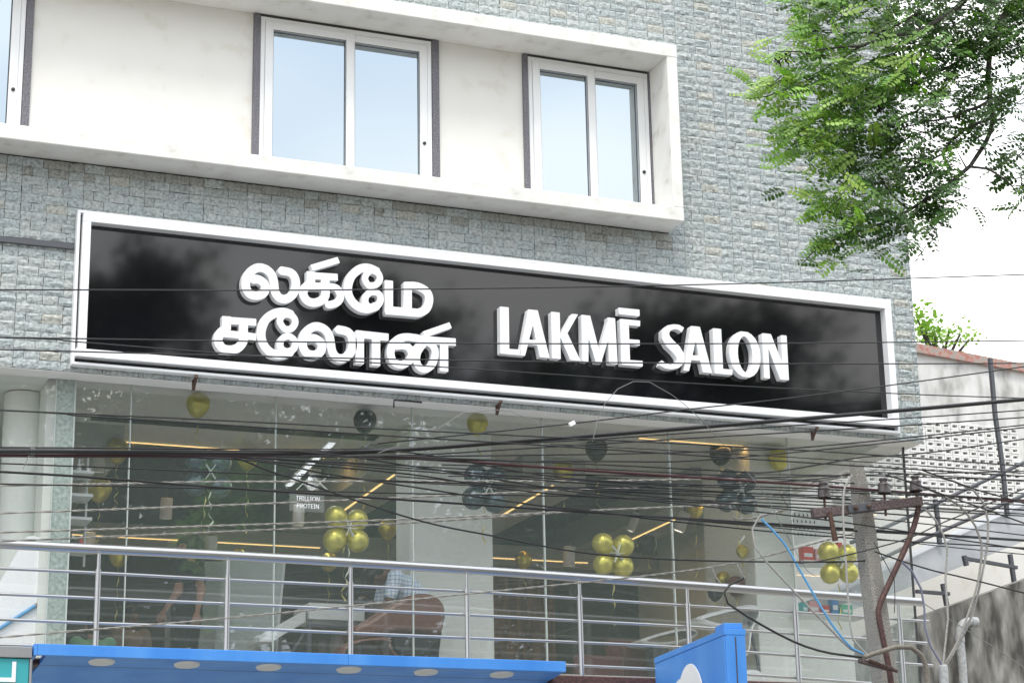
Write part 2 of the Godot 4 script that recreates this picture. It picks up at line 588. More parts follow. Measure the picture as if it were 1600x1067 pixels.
	for q in [["leaf", 0.155, 0.30, 0.06], ["leaf_pale", 0.30, 0.47, 0.10], ["leaf_shaded", 0.075, 0.155, 0.042], ["leaf_far", 0.035, 0.065, 0.018]]:  # pale and dark tones put the street tree's light and shade into colour
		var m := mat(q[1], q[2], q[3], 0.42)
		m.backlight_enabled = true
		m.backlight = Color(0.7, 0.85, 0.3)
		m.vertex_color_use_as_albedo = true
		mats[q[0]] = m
	mats.pod = mat(0.018, 0.012, 0.01, 0.8)
	mats.asphalt = textured(noise_tex(0.2, [[0.2, Color(0.10, 0.098, 0.094)], [0.8, Color(0.16, 0.158, 0.15)]], 139, 512), 1.0, 0.9)
	mats.paving = textured(noise_tex(0.05, [[0.2, Color(0.28, 0.265, 0.235)], [0.8, Color(0.42, 0.40, 0.36)]], 149, 512), 1.0, 0.9)
	mats.earth = textured(noise_tex(0.03, [[0.2, Color(0.20, 0.17, 0.13)], [0.8, Color(0.33, 0.29, 0.23)]], 151, 512), 0.4, 0.95)
	mats.paint_mark = mat(0.7, 0.7, 0.68, 0.7)
	# a woven check of white and pale blue for the shirt
	var im := Image.create(64, 64, false, Image.FORMAT_RGB8)
	for y in 64:
		for x in 64:
			var a := 1.0 if x % 16 < 5 else 0.0
			var b := 1.0 if y % 16 < 5 else 0.0
			im.set_pixel(x, y, Color(0.90, 0.93, 0.96).lerp(Color(0.47, 0.60, 0.76), 0.5 * (a + b)))
	mats.check = textured(ImageTexture.create_from_image(im), 6.0, 0.85)
	mats.clear_sticker = mat(0.75, 0.8, 0.78, 0.4)
	mats.clear_sticker.albedo_color.a = 0.09
	mats.clear_sticker.transparency = BaseMaterial3D.TRANSPARENCY_ALPHA
	mats.red_pack = mat(0.55, 0.05, 0.04, 0.4)
	mats.green_pack = mat(0.10, 0.42, 0.26, 0.4)
	mats.pink_pack = mat(0.6, 0.3, 0.32, 0.4)
	mats.teal_pack = mat(0.06, 0.42, 0.42, 0.4)
	mats.blue_pack = mat(0.05, 0.22, 0.5, 0.4)
	mats.perforation_black = mat(0.02, 0.02, 0.02, 0.6)


# ---------------------------------------------------------------- the scene
func _ready() -> void:
	rng.seed = 7
	make_materials()
	var cam := Camera3D.new()
	cam.name = "camera"
	cam.position = Vector3(0, 1.6, 19)
	cam.rotation_degrees = Vector3(16.258, -22.362, -1.139)
	cam.fov = 18.87
	cam.far = 400.0
	cam.current = true
	add_child(cam)
	var we := WorldEnvironment.new()
	we.name = "environment"
	var env := Environment.new()
	env.tonemap_mode = Environment.TONE_MAPPER_LINEAR
	env.tonemap_exposure = 1.8
	env.background_mode = Environment.BG_SKY
	env.sky = Sky.new()
	env.sky.sky_material = overcast()
	env.sdfgi_enabled = true
	env.ssao_enabled = true
	env.ssil_enabled = true
	we.environment = env
	add_child(we)
	var sun := DirectionalLight3D.new()
	sun.name = "sun"
	sun.light_energy = 0.42
	sun.light_color = Color(1.0, 0.97, 0.92)
	sun.light_angular_distance = 14.0
	sun.rotation_degrees = Vector3(-62, -28, 0)
	sun.shadow_enabled = true
	add_child(sun)
	make_ground()
	make_building()
	make_neighbour()
	make_rear_buildings()
	make_sign()
	make_railing()
	make_canopy()
	make_interior()
	make_balloons()
	make_people()
	make_pole()
	make_wires()
	make_tree()
	make_far_trees()


func overcast() -> PanoramaSkyMaterial:
	var w := 512
	var h := 256
	var im := Image.create(w, h, false, Image.FORMAT_RGBF)
	var f := FastNoiseLite.new()
	f.seed = 11
	f.frequency = 2.3
	f.fractal_octaves = 5
	for y in h:
		var el := PI / 2 - PI * (y + 0.5) / h
		for x in w:
			var az := TAU * (x + 0.5) / w
			var d := Vector3(cos(el) * sin(az), sin(el), cos(el) * cos(az))
			if el < 0:
				im.set_pixel(x, y, Color(0.30, 0.29, 0.28))
				continue
			var q := Vector3(d.x, d.y * 2.2, d.z)
			var cloud := smoothstep(-0.35, 0.45, f.get_noise_3dv(q))
			var c := Color(0.74, 0.83, 0.95).lerp(Color(1.13, 1.13, 1.11), cloud)
			im.set_pixel(x, y, c * (0.92 + 0.42 * sin(el)))
	var m := PanoramaSkyMaterial.new()
	m.panorama = ImageTexture.create_from_image(im)
	return m


func make_ground() -> void:
	structure("ground", Shape.new().box(Vector3(-260, -0.6, -260), Vector3(260, -0.02, 260)), mats.earth)
	structure("pavement", Shape.new().box(Vector3(-60, -0.3, -0.4), Vector3(60, 0.12, 3.6), 0.01), mats.paving)
	structure("road", Shape.new().box(Vector3(-60, -0.3, 3.6), Vector3(60, -0.004, 15.5)), mats.asphalt)
	structure("far_pavement", Shape.new().box(Vector3(-60, -0.3, 15.5), Vector3(60, 0.1, 22), 0.01), mats.paving)
	var s := Shape.new()
	for k in 12:
		s.box(Vector3(-40 + k * 7, -0.01, 9.45), Vector3(-37 + k * 7, 0.0005, 9.6))
	structure("road_markings", s, mats.paint_mark)


func stone_mesh(w: float, h: float) -> Shape: # a split-faced stone, its back on z = 0
	var s := Shape.new()
	var nx := maxi(3, int(w / 0.042))
	var ny := 3
	var pt := []
	for y in ny + 1:
		for x in nx + 1:
			var rim := x == 0 or y == 0 or x == nx or y == ny
			var d := rng.randf_range(0.005, 0.012) if rim else rng.randf_range(0.009, 0.026)
			var jx := 0.0 if x == 0 or x == nx else rng.randf_range(-0.3, 0.3)
			var jy := 0.0 if y == 0 or y == ny else rng.randf_range(-0.2, 0.2)
			var wob := rng.randf_range(-0.0035, 0.003)
			var q := Vector3(w * ((x + jx) / nx - 0.5), h * ((y + jy) / ny - 0.5), d)
			if y == 0 or y == ny:
				q.y += wob
			elif x == 0 or x == nx:
				q.x += wob
			pt.append(q)
	for y in ny:
		for x in nx:
			var a: Vector3 = pt[y * (nx + 1) + x]
			var b: Vector3 = pt[y * (nx + 1) + x + 1]
			var c: Vector3 = pt[(y + 1) * (nx + 1) + x + 1]
			var d: Vector3 = pt[(y + 1) * (nx + 1) + x]
			if (x + y) % 2 == 0:
				s.tri(a, b, c)
				s.tri(a, c, d)
			else:
				s.tri(a, b, d)
				s.tri(b, c, d)
	var back := Vector3(1, 1, 0)
	for x in nx:
		s.quad(pt[x] * back, pt[x + 1] * back, pt[x + 1], pt[x])
		var k := ny * (nx + 1) + x
		s.quad(pt[k], pt[k + 1], pt[k + 1] * back, pt[k] * back)
	for y in ny:
		var k := y * (nx + 1)
		s.quad(pt[k] * back, pt[k], pt[k + nx + 1], pt[k + nx + 1] * back)
		k += nx
		s.quad(pt[k], pt[k] * back, pt[k + nx + 1] * back, pt[k + nx + 1])
	return s


func make_building() -> void:
	var b := thing("salon_building", "grey stone clad building with a white window box above a glass salon front", "building")
	# core of the upper wall, cut out behind the window box
	var s := Shape.new()
	s.box(Vector3(0.2, 6.87, -0.26), Vector3(12.78, 9.06, -0.004))
	s.box(Vector3(0.2, 11.0, -0.40), Vector3(12.78, 14.0, -0.004))
	s.box(Vector3(9.62, 9.06, -0.40), Vector3(12.78, 11.0, -0.004))
	s.box(Vector3(12.4, 6.87, -9.0), Vector3(12.775, 14.0, -0.262))
	var wall := part(b, "facade_wall", s, mats.grout)
	part(b, "recess_wall", Shape.new().box(Vector3(0.3, 9.06, -0.40), Vector3(9.62, 11.0, -0.14)), mats.white_wall)
	part(b, "roof_slab", Shape.new().box(Vector3(0.2, 14.0, -9.0), Vector3(12.78, 14.25, 0.15), 0.02), mats.white_slab)
	part(b, "rear_wall", Shape.new().box(Vector3(0.2, 0, -9.3), Vector3(12.78, 14.0, -9.0)), mats.white_wall)
	part(b, "side_wall", Shape.new().box(Vector3(0.0, 3.6, -9.0), Vector3(0.2, 14.25, -0.4)), mats.white_wall)
	# stones, laid as in the facing tiles: 0.597 x 0.368, four courses, the same pattern in each
	var unit := 0.597 / 12
	var shapes := {}
	for w in range(2, 6):
		shapes[w] = []
		for q in 5:
			shapes[w].append(stone_mesh(w * unit - 0.0035, 0.0885))
	var meshes := {}
	for w in shapes:
		meshes[w] = shapes[w].map(func(q): return q.mesh())
	var courses := [[5, 4, 3], [2, 3, 4, 3], [4, 5, 3], [2, 3, 3, 4]]
	var tints := [[0, 1, 2], [1, 0, 3, 2], [2, 0, 1], [4, 0, 2, 1]]
	var list := []
	for row in range(0, 76):
		for col in range(0, 23):
			var x := 1.527 + (col - 3) * 0.597
			var ci := row % 4
			for k in courses[ci].size():
				var w: int = courses[ci][k]
				var cx: float = x + w * unit / 2
				x += w * unit
				var cy := 6.87 + (row + 0.5) * 0.092
				var half := w * unit / 2
				if cx - half < 0.2 or cx - half > 12.745 or cy > 13.95:
					continue
				var cut := minf(1.0, (12.778 - cx + half) / (2 * half))
				cx -= half * (1.0 - cut)
				if cx < 9.66 and cy > 9.03 and cy < 11.04:
					continue
				if cx - half > 3.5 and cx + half < 12.2 and cy > 7.15 and cy < 8.25:
					continue
				var t: int = tints[ci][k]
				if rng.randf() < 0.25:
					t = rng.randi_range(0, 2)
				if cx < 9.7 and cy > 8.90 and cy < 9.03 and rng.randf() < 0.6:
					t = 5 # course under the box: grime and the shade of the box in one tint
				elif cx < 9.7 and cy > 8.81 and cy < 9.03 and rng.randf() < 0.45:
					t = 4 if rng.randf() < 0.6 else 5  # scattered darker stones continue the painted shade and grime downwards
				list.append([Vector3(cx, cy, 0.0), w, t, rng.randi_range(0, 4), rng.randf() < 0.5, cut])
	var seen := func(q): return q[0].x > 2.3 and q[0].y < 9.05
	var near := list.filter(seen)
	near.sort_custom(func(p, q): return p[0].distance_squared_to(Vector3(0, 1.6, 19)) < q[0].distance_squared_to(Vector3(0, 1.6, 19)))
	var single_out := {}
	for k in mini(300, near.size()):
		single_out[near[k]] = true
	var rest := []
	for k in 6:
		rest.append(Shape.new())
	for q in list:
		var basis := (Basis(Vector3.BACK, PI) if q[4] else Basis.IDENTITY).scaled(Vector3(q[5], 1, 1))
		if single_out.has(q):
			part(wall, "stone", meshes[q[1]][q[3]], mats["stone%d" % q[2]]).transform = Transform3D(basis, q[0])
		else:
			var src: Shape = shapes[q[1]][q[3]]
			var r: Shape = rest[q[2]]
			var at := r.v.size()
			var tr := Transform3D(basis, q[0])
			r.v.append_array(tr * src.v)
			r.n.append_array(Transform3D(basis, Vector3.ZERO) * src.n)
			for e in src.i:
				r.i.append(e + at)
	var am := ArrayMesh.new()
	for k in 6:
		rest[k].surface(am)
	var cl := MeshInstance3D.new()
	cl.name = "stone_cladding"
	cl.mesh = am
	for k in 6:
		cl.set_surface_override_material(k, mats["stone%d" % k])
	cl.set_meta("kind", "stuff")
	wall.add_child(cl)
	# window box
	var box := part(b, "window_box", Shape.new().box(Vector3(0.3, 9.0, -0.1), Vector3(9.692, 9.155, 0.40), 0.008), mats.white_slab)
	part(box, "top_slab", Shape.new().box(Vector3(0.3, 10.912, -0.1), Vector3(9.692, 11.067, 0.40), 0.008), mats.white_slab)
	part(box, "side_cheek", Shape.new().box(Vector3(9.567, 9.153, -0.1), Vector3(9.690, 10.914, 0.398), 0.006), mats.white_slab)
	part(box, "side_cheek", Shape.new().box(Vector3(0.302, 9.153, -0.1), Vector3(0.42, 10.914, 0.398), 0.006), mats.white_slab)
	for q in [[1.02, 2.691], [5.083, 6.974], [8.090, 9.545]]:
		window(b, q[0], q[1])
	for x in [[0.95, 1.02], [2.691, 2.766], [5.014, 5.083], [6.974, 7.055], [8.031, 8.090], [9.545, 9.566]]:
		part(b, "granite_jamb", Shape.new().box(Vector3(x[0], 9.156, -0.139), Vector3(x[1], 10.905, -0.045), 0.004), mats.granite)
	for x in [[0.42, 0.948], [2.768, 5.012], [7.057, 8.029]]:
		part(b, "plaster_panel", Shape.new().box(Vector3(x[0], 9.156, -0.139), Vector3(x[1], 10.911, -0.08)), mats.white_wall)
	# beam soffit over the glass, with the painted return at the corner
	part(b, "soffit", Shape.new().box(Vector3(0.2, 6.862, -0.262), Vector3(12.778, 6.8695, 0.0)), mats.soffit)
	part(b, "side_soffit", Shape.new().box(Vector3(12.40, 6.862, -9.0), Vector3(12.778, 6.8695, -0.264)), mats.soffit)
	# glass front
	var xs := [3.368, 3.907, 5.359, 6.800, 8.241, 9.720, 11.180, 12.664]
	for k in xs.size() - 1:
		part(b, "glass_pane", Shape.new().box(Vector3(xs[k] + 0.003, 4.03, -0.252), Vector3(xs[k + 1] - 0.003, 6.861, -0.244)).box(Vector3(xs[k] + 0.003, 4.03, -0.276), Vector3(xs[k + 1] - 0.003, 6.861, -0.268)), mats.glass) # double glazed
		if k > 0:
			part(b, "glass_joint", Shape.new().box(Vector3(xs[k] - 0.004, 4.03, -0.280), Vector3(xs[k] + 0.004, 6.861, -0.241)), mats.silicone)
	part(b, "stained_pane", Shape.new().box(Vector3(3.186, 4.03, -0.26), Vector3(3.355, 6.861, -0.245)), mats.dirty_glass)
	part(b, "glass_joint", Shape.new().box(Vector3(3.176, 4.03, -0.265), Vector3(3.186, 6.861, -0.238)), mats.silicone)
	part(b, "glass_joint", Shape.new().box(Vector3(3.355, 4.03, -0.265), Vector3(3.369, 6.861, -0.238)), mats.silicone)
	part(b, "glass_joint", Shape.new().box(Vector3(12.662, 4.03, -0.266), Vector3(12.678, 6.861, -0.238)), mats.gasket)
	part(b, "side_glass", Shape.new().box(Vector3(12.662, 4.03, -3.3), Vector3(12.674, 6.861, -0.27)), mats.glass)
	part(b, "side_wall", Shape.new().box(Vector3(12.4, 0.1, -9.0), Vector3(12.774, 6.861, -3.3)), mats.plaster)
	# floor, balcony and ground storey
	part(b, "balcony_slab", Shape.new().box(Vector3(7.76, 3.80, -0.33), Vector3(12.70, 4.02, 0.97), 0.01), mats.maroon)
	part(b, "balcony_slab", Shape.new().box(Vector3(2.8, 3.965, -0.33), Vector3(7.758, 4.02, 0.97), 0.01), mats.maroon)
	part(b, "balcony_bounce_floor", Shape.new().box(Vector3(2.82, 4.021, -0.23), Vector3(12.68, 4.03, 0.95)), mats.tile_floor)  # unseen pale sheet, added to bounce daylight up to the ceiling
	part(b, "floor_slab", Shape.new().box(Vector3(0.2, 3.80, -9.0), Vector3(12.66, 4.03, -0.335)), mats.tile_floor)
	part(b, "shop_wall", Shape.new().box(Vector3(0.2, 0.1, -0.75), Vector3(12.75, 3.79, -0.36)), mats.plaster)
	for k in 4:
		part(b, "shutter", Shape.new().box(Vector3(0.6 + k * 3.05, 0.12, -0.355), Vector3(3.2 + k * 3.05, 2.9, -0.33), 0.005), mats.steel_dull)
	# inside
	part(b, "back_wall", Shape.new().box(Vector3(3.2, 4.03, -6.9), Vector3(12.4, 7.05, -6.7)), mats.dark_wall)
	part(b, "dark_ceiling_strip", Shape.new().box(Vector3(3.9, 7.012, -2.36), Vector3(7.08, 7.022, -2.14)), mats.black_metal)  # flat dark strip across the ceiling
	part(b, "party_wall", Shape.new().box(Vector3(3.12, 4.03, -6.9), Vector3(3.20, 7.02, -0.41)), mats.plaster)
	part(b, "ceiling", Shape.new().box(Vector3(3.2, 7.02, -3.3), Vector3(12.39, 7.10, -0.264)), mats.ceiling)
	part(b, "inner_lining", Shape.new().box(Vector3(12.385, 6.862, -6.7), Vector3(12.398, 7.018, -0.27)), mats.ceiling)
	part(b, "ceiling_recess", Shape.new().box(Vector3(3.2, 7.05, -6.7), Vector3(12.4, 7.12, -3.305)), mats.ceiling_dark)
	for q in [[3.22, 4.3], [7.05, 7.75], [8.95, 9.75], [11.15, 11.95]]:
		part(b, "ceiling_beam", Shape.new().box(Vector3(q[0], 6.66, -6.69), Vector3(q[1], 7.045, -2.5), 0.006), mats.ceiling_beam)
	part(b, "ceiling_beam", Shape.new().box(Vector3(3.22, 6.38, -6.69), Vector3(12.38, 6.655, -6.0), 0.006), mats.ceiling_beam)
	part(b, "wood_panel", Shape.new().box(Vector3(9.4, 4.03, -6.69), Vector3(11.1, 6.37, -6.62), 0.006), mats.wood)
	part(b, "pillar", Shape.new().box(Vector3(7.22, 4.03, -2.0), Vector3(8.18, 7.018, -1.55), 0.008), mats.plaster)
	part(b, "pillar", Shape.new().box(Vector3(11.22, 4.03, -2.4), Vector3(11.72, 7.018, -1.2), 0.008), mats.plaster)
	part(b, "half_wall", Shape.new().prism(v2([11.73, 4.03, 12.70, 4.03, 12.70, 5.32, 12.40, 5.24, 11.73, 4.95]), -1.75, -1.62), mats.plaster)
	# dark wall duct to the left of the sign
	single("wall_conduit", "dark grey flat conduit along the stone wall left of the black sign", "conduit", Shape.new().box(Vector3(0.4, 8.085, 0.018), Vector3(3.24, 8.145, 0.05), 0.004), mats.rail_dark)


func window(b: Node3D, x0: float, x1: float) -> void: # two sliding leaves in a white frame
	var y0 := 9.158
	var y1 := 10.885
	var xm := lerpf(x0, x1, 0.51)
	var s := Shape.new()
	s.box(Vector3(x0 + 0.004, y0, -0.139), Vector3(x0 + 0.05, y1, -0.055), 0.003)
	s.box(Vector3(x1 - 0.05, y0, -0.139), Vector3(x1 - 0.004, y1, -0.055), 0.003)
	s.box(Vector3(x0 + 0.05, y1 - 0.05, -0.139), Vector3(x1 - 0.05, y1, -0.056), 0.003)
	s.box(Vector3(x0 + 0.05, y0, -0.139), Vector3(x1 - 0.05, y0 + 0.05, -0.056), 0.003)
	var f := part(b, "window", s, mats.upvc)
	part(f, "head_gap", Shape.new().box(Vector3(x0 + 0.004, y1 + 0.002, -0.139), Vector3(x1 - 0.004, 10.908, -0.052)), mats.gasket)
	for k in 2:
		var a := x0 + 0.052 if k == 0 else xm - 0.02
		var c := xm + 0.05 if k == 0 else x1 - 0.052
		var z := -0.050 if k == 0 else -0.066
		var q := Shape.new()
		q.box(Vector3(a, y0 + 0.052, z - 0.0295), Vector3(a + 0.085, y1 - 0.052, z + 0.012), 0.004)
		q.box(Vector3(c - 0.085, y0 + 0.052, z - 0.0295), Vector3(c, y1 - 0.052, z + 0.012), 0.004)
		q.box(Vector3(a + 0.085, y1 - 0.137, z - 0.0295), Vector3(c - 0.085, y1 - 0.052, z + 0.0105), 0.004)
		q.box(Vector3(a + 0.085, y0 + 0.052, z - 0.0295), Vector3(c - 0.085, y0 + 0.137, z + 0.0105), 0.004)
		part(f, "sash", q, mats.upvc)
		part(f, "pane", Shape.new().box(Vector3(a + 0.02, y0 + 0.07, z - 0.036), Vector3(c - 0.02, y1 - 0.07, z - 0.030)), mats.mirror_glass)
		var g := Shape.new()
		for e in [[a + 0.083, y0 + 0.135, a + 0.089, y1 - 0.135], [c - 0.089, y0 + 0.135, c - 0.083, y1 - 0.135], [a + 0.089, y1 - 0.141, c - 0.089, y1 - 0.135]]:
			g.box(Vector3(e[0], e[1], z - 0.004), Vector3(e[2], e[3], z + 0.002))
		part(f, "gasket", g, mats.gasket)
	part(f, "latch", Shape.new().lathe([Vector2(0.0, 0), Vector2(0.02, 0), Vector2(0.018, 0.014), Vector2(0, 0.016)], Transform3D(Basis(Vector3.RIGHT, PI / 2), Vector3(x1 - 0.092, 9.70, -0.054)), 10), mats.gasket)


func make_neighbour() -> void: # the shop to the left, behind the same glass line
	var b := thing("neighbour_shop_front", "glass front of the shop left of the salon with a round pale pillar behind it", "shop front")
	part(b, "glass_pane", Shape.new().box(Vector3(1.7, 4.03, -0.256), Vector3(3.172, 6.861, -0.244)), mats.glass)
	part(b, "glass_pane", Shape.new().box(Vector3(0.2, 4.03, -0.256), Vector3(1.69, 6.861, -0.244)), mats.glass)
	part(b, "pillar", Shape.new().lathe([Vector2(0.185, 4.03), Vector2(0.185, 6.86)], Transform3D(Basis.IDENTITY, Vector3(2.98, 0, -0.95)), 28), mats.plaster)
	part(b, "ceiling", Shape.new().box(Vector3(0.2, 6.87, -6.9), Vector3(3.115, 6.93, -0.264)), mats.ceiling)
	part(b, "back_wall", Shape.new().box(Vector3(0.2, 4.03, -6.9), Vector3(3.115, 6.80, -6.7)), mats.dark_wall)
	var board := thing("display_board", "white slanted board with a pale blue stick, low in the left shop window", "board")
	part(board, "panel", Shape.new().prism(v2([2.619,4.6,2.961,5.292,3.006,5.356,3.065,5.365,3.211,5.324,3.237,4.325,2.634,4.304]), -0.50, -0.45), mats.sign_white)
	var st := part(board, "stick", Shape.new().tube(onz([2.628,4.361,3.19,4.759], -0.43), 0.018, 0.018, 10), mats.cable_blue)
	part(st, "grey_band", Shape.new().tube(onz([3.104,4.698,3.156,4.733], -0.43), 0.0195, 0.0195, 10), mats.cable_grey)
	var t := thing("teal_shop_sign", "teal fascia sign with white angular letters at the lower left corner", "sign")
	part(t, "fascia_board", Shape.new().box(Vector3(0.3, 3.2, 1.18), Vector3(2.80, 3.97, 1.30), 0.004), mats.teal)
	part(t, "metal_edge", Shape.new().box(Vector3(0.3, 3.975, 1.16), Vector3(2.82, 4.07, 1.325), 0.006), mats.steel_dull)
	part(t, "metal_edge", Shape.new().box(Vector3(2.803, 3.2, 1.17), Vector3(2.825, 3.97, 1.315), 0.004), mats.steel_dull)
	for x in [2.49, 2.12, 1.75]:
		part(t, "letter", Shape.new().prism(v2([x, 3.94, x, 3.77, x + 0.20, 3.77, x + 0.20, 3.94, x + 0.168, 3.94, x + 0.168, 3.805, x + 0.034, 3.805, x + 0.034, 3.94]), 1.301, 1.316), mats.sign_white)


func make_rear_buildings() -> void:
	# weathered block with a grille of pierced blocks, behind the salon
	var b := thing("weathered_building", "weathered grey and white building with a pierced block grille beside the salon", "building")
	var x0 := 15.2
	var x1 := 18.48
	var y0 := 7.56
	var y1 := 8.86
	var top := v2([12.9, y1, 24.0, y1, 24.0, 9.36, 18.8, 9.75, 16.75, 9.90, 12.9, 10.2])
	part(b, "upper_wall", Shape.new().prism(top, -9.0, -6.0), mats.weathered)
	part(b, "rear_block", Shape.new().box(Vector3(12.9, 0, -14.0), Vector3(24, 7.42, -9.02)), mats.weathered)
	part(b, "lower_wall", Shape.new().box(Vector3(12.9, 0, -9.0), Vector3(24, y0, -6.0)), mats.white_wall)
	part(b, "side_pier", Shape.new().box(Vector3(x1, y0, -9.0), Vector3(24, y1, -6.0)), mats.weathered)
	part(b, "side_pier", Shape.new().box(Vector3(12.9, y0, -9.0), Vector3(x0, y1, -6.0)), mats.weathered)
	part(b, "inner_wall", Shape.new().box(Vector3(x0, y0, -8.9), Vector3(x1, y1, -7.6)), mats.block)
	part(b, "coping", Shape.new().prism(v2([12.9, 10.2, 16.75, 9.90, 18.8, 9.75, 24.0, 9.36, 24.0, 9.47, 18.8, 9.87, 16.75, 10.04, 12.9, 10.34]), -9.05, -5.93), mats.red_coping)
	var nxb := 22
	var nyb := 13
	var w := (x1 - x0) / nxb
	var h := (y1 - y0) / nyb
	var s := Shape.new()
	var g := 0.0025
	s.box(Vector3(g, g, -0.09), Vector3(w - g, h * 0.33, 0), 0.004)
	s.box(Vector3(g, h * 0.70, -0.09), Vector3(w - g, h - g, 0), 0.004)
	s.box(Vector3(g, h * 0.33, -0.09), Vector3(w * 0.24, h * 0.70, -0.001), 0.003)
	s.box(Vector3(w * 0.76, h * 0.33, -0.09), Vector3(w - g, h * 0.70, -0.001), 0.003)
	var bm := s.mesh()
	for y in nyb:
		for x in nxb:
			part(b, "pierced_block", bm, mats.block, Vector3(x0 + x * w, y0 + y * h, -5.96 + rng.randf_range(-0.006, 0.006)))
	# stair flight
	var r := thing("outside_staircase", "pale grey concrete stair flight with dark steel rails right of the glass front", "staircase")
	part(r, "flight", Shape.new().prism(v2([14.179,5.94,15.144,6.377,17.011,7.198,17.906,7.588,17.848,7.086,16.957,6.697,15.172,6.018,14.156,5.637]), -5.2, -4.0), mats.ramp)
	for q in [[14.18,6.52,15.137,6.933,15.851,7.264,17.469,7.981], [14.149,6.112,15.124,6.552,16.974,7.325,17.865,7.689]]:
		part(r, "rail", Shape.new().tube(onz(q, -3.93), 0.026, 0.026, 8), mats.rail_dark)
	for q in [[16.639,9.252,16.64,8.426,16.687,7.75,16.696,7.027], [15.553,7.189,15.569,6.91,15.569,6.579], [16.683,6.498,16.713,6.097], [15.57,6.045,15.604,5.756]]:
		var pp := onz(q, -3.95)
		for k in pp.size() - 1:
			part(r, "post", Shape.new().beam(pp[k], pp[k + 1], 0.055, 0.055, 0.004), mats.rail_dark)
	for q in [[15.822,6.376,16.668,6.288], [15.043,5.896,15.556,5.884]]:
		var pp := onz(q, -3.8)
		part(r, "bracket", Shape.new().beam(pp[0], pp[1], 0.05, 0.045, 0.003), mats.rail_dark)
	var pq := onz([15.835,6.411,15.863,6.274], -3.8)
	part(r, "bracket", Shape.new().beam(pq[0], pq[1], 0.06, 0.05, 0.003), mats.rail_dark)
	var dw := single("stained_wall", "dark soot stained concrete wall with a sloping top at the lower right", "wall", Shape.new().prism(v2([13.204,4.992,14.204,5.334,15.799,5.869,17.456,6.416,16.804,1.231,12.926,1.312]), -2.9, -2.5), mats.sooty)
	dw.name = "stained_wall"
	var pipe := thing("drain_pipe", "grey plastic drain pipe bending out of the dark stained wall", "pipe")
	part(pipe, "pipe", Shape.new().tube(smooth(onz([14.665,3.656,14.706,4.661,14.702,5.015,14.704,5.133,14.741,5.229,14.821,5.28,14.943,5.285], -2.4), 0.04), 0.055, 0.055, 12), mats.pvc)
	part(pipe, "collar", Shape.new().tube(onz([14.699,5.03,14.701,5.101], -2.4), 0.064, 0.064, 12), mats.pvc)
	part(pipe, "collar", Shape.new().tube(onz([14.887,5.282,14.972,5.286], -2.4), 0.064, 0.064, 12), mats.pvc)


func seg(pts: Array, w) -> Array:
	return [v2(pts) if pts.size() < 8 or w is Array else round_stroke(v2(pts)), w]


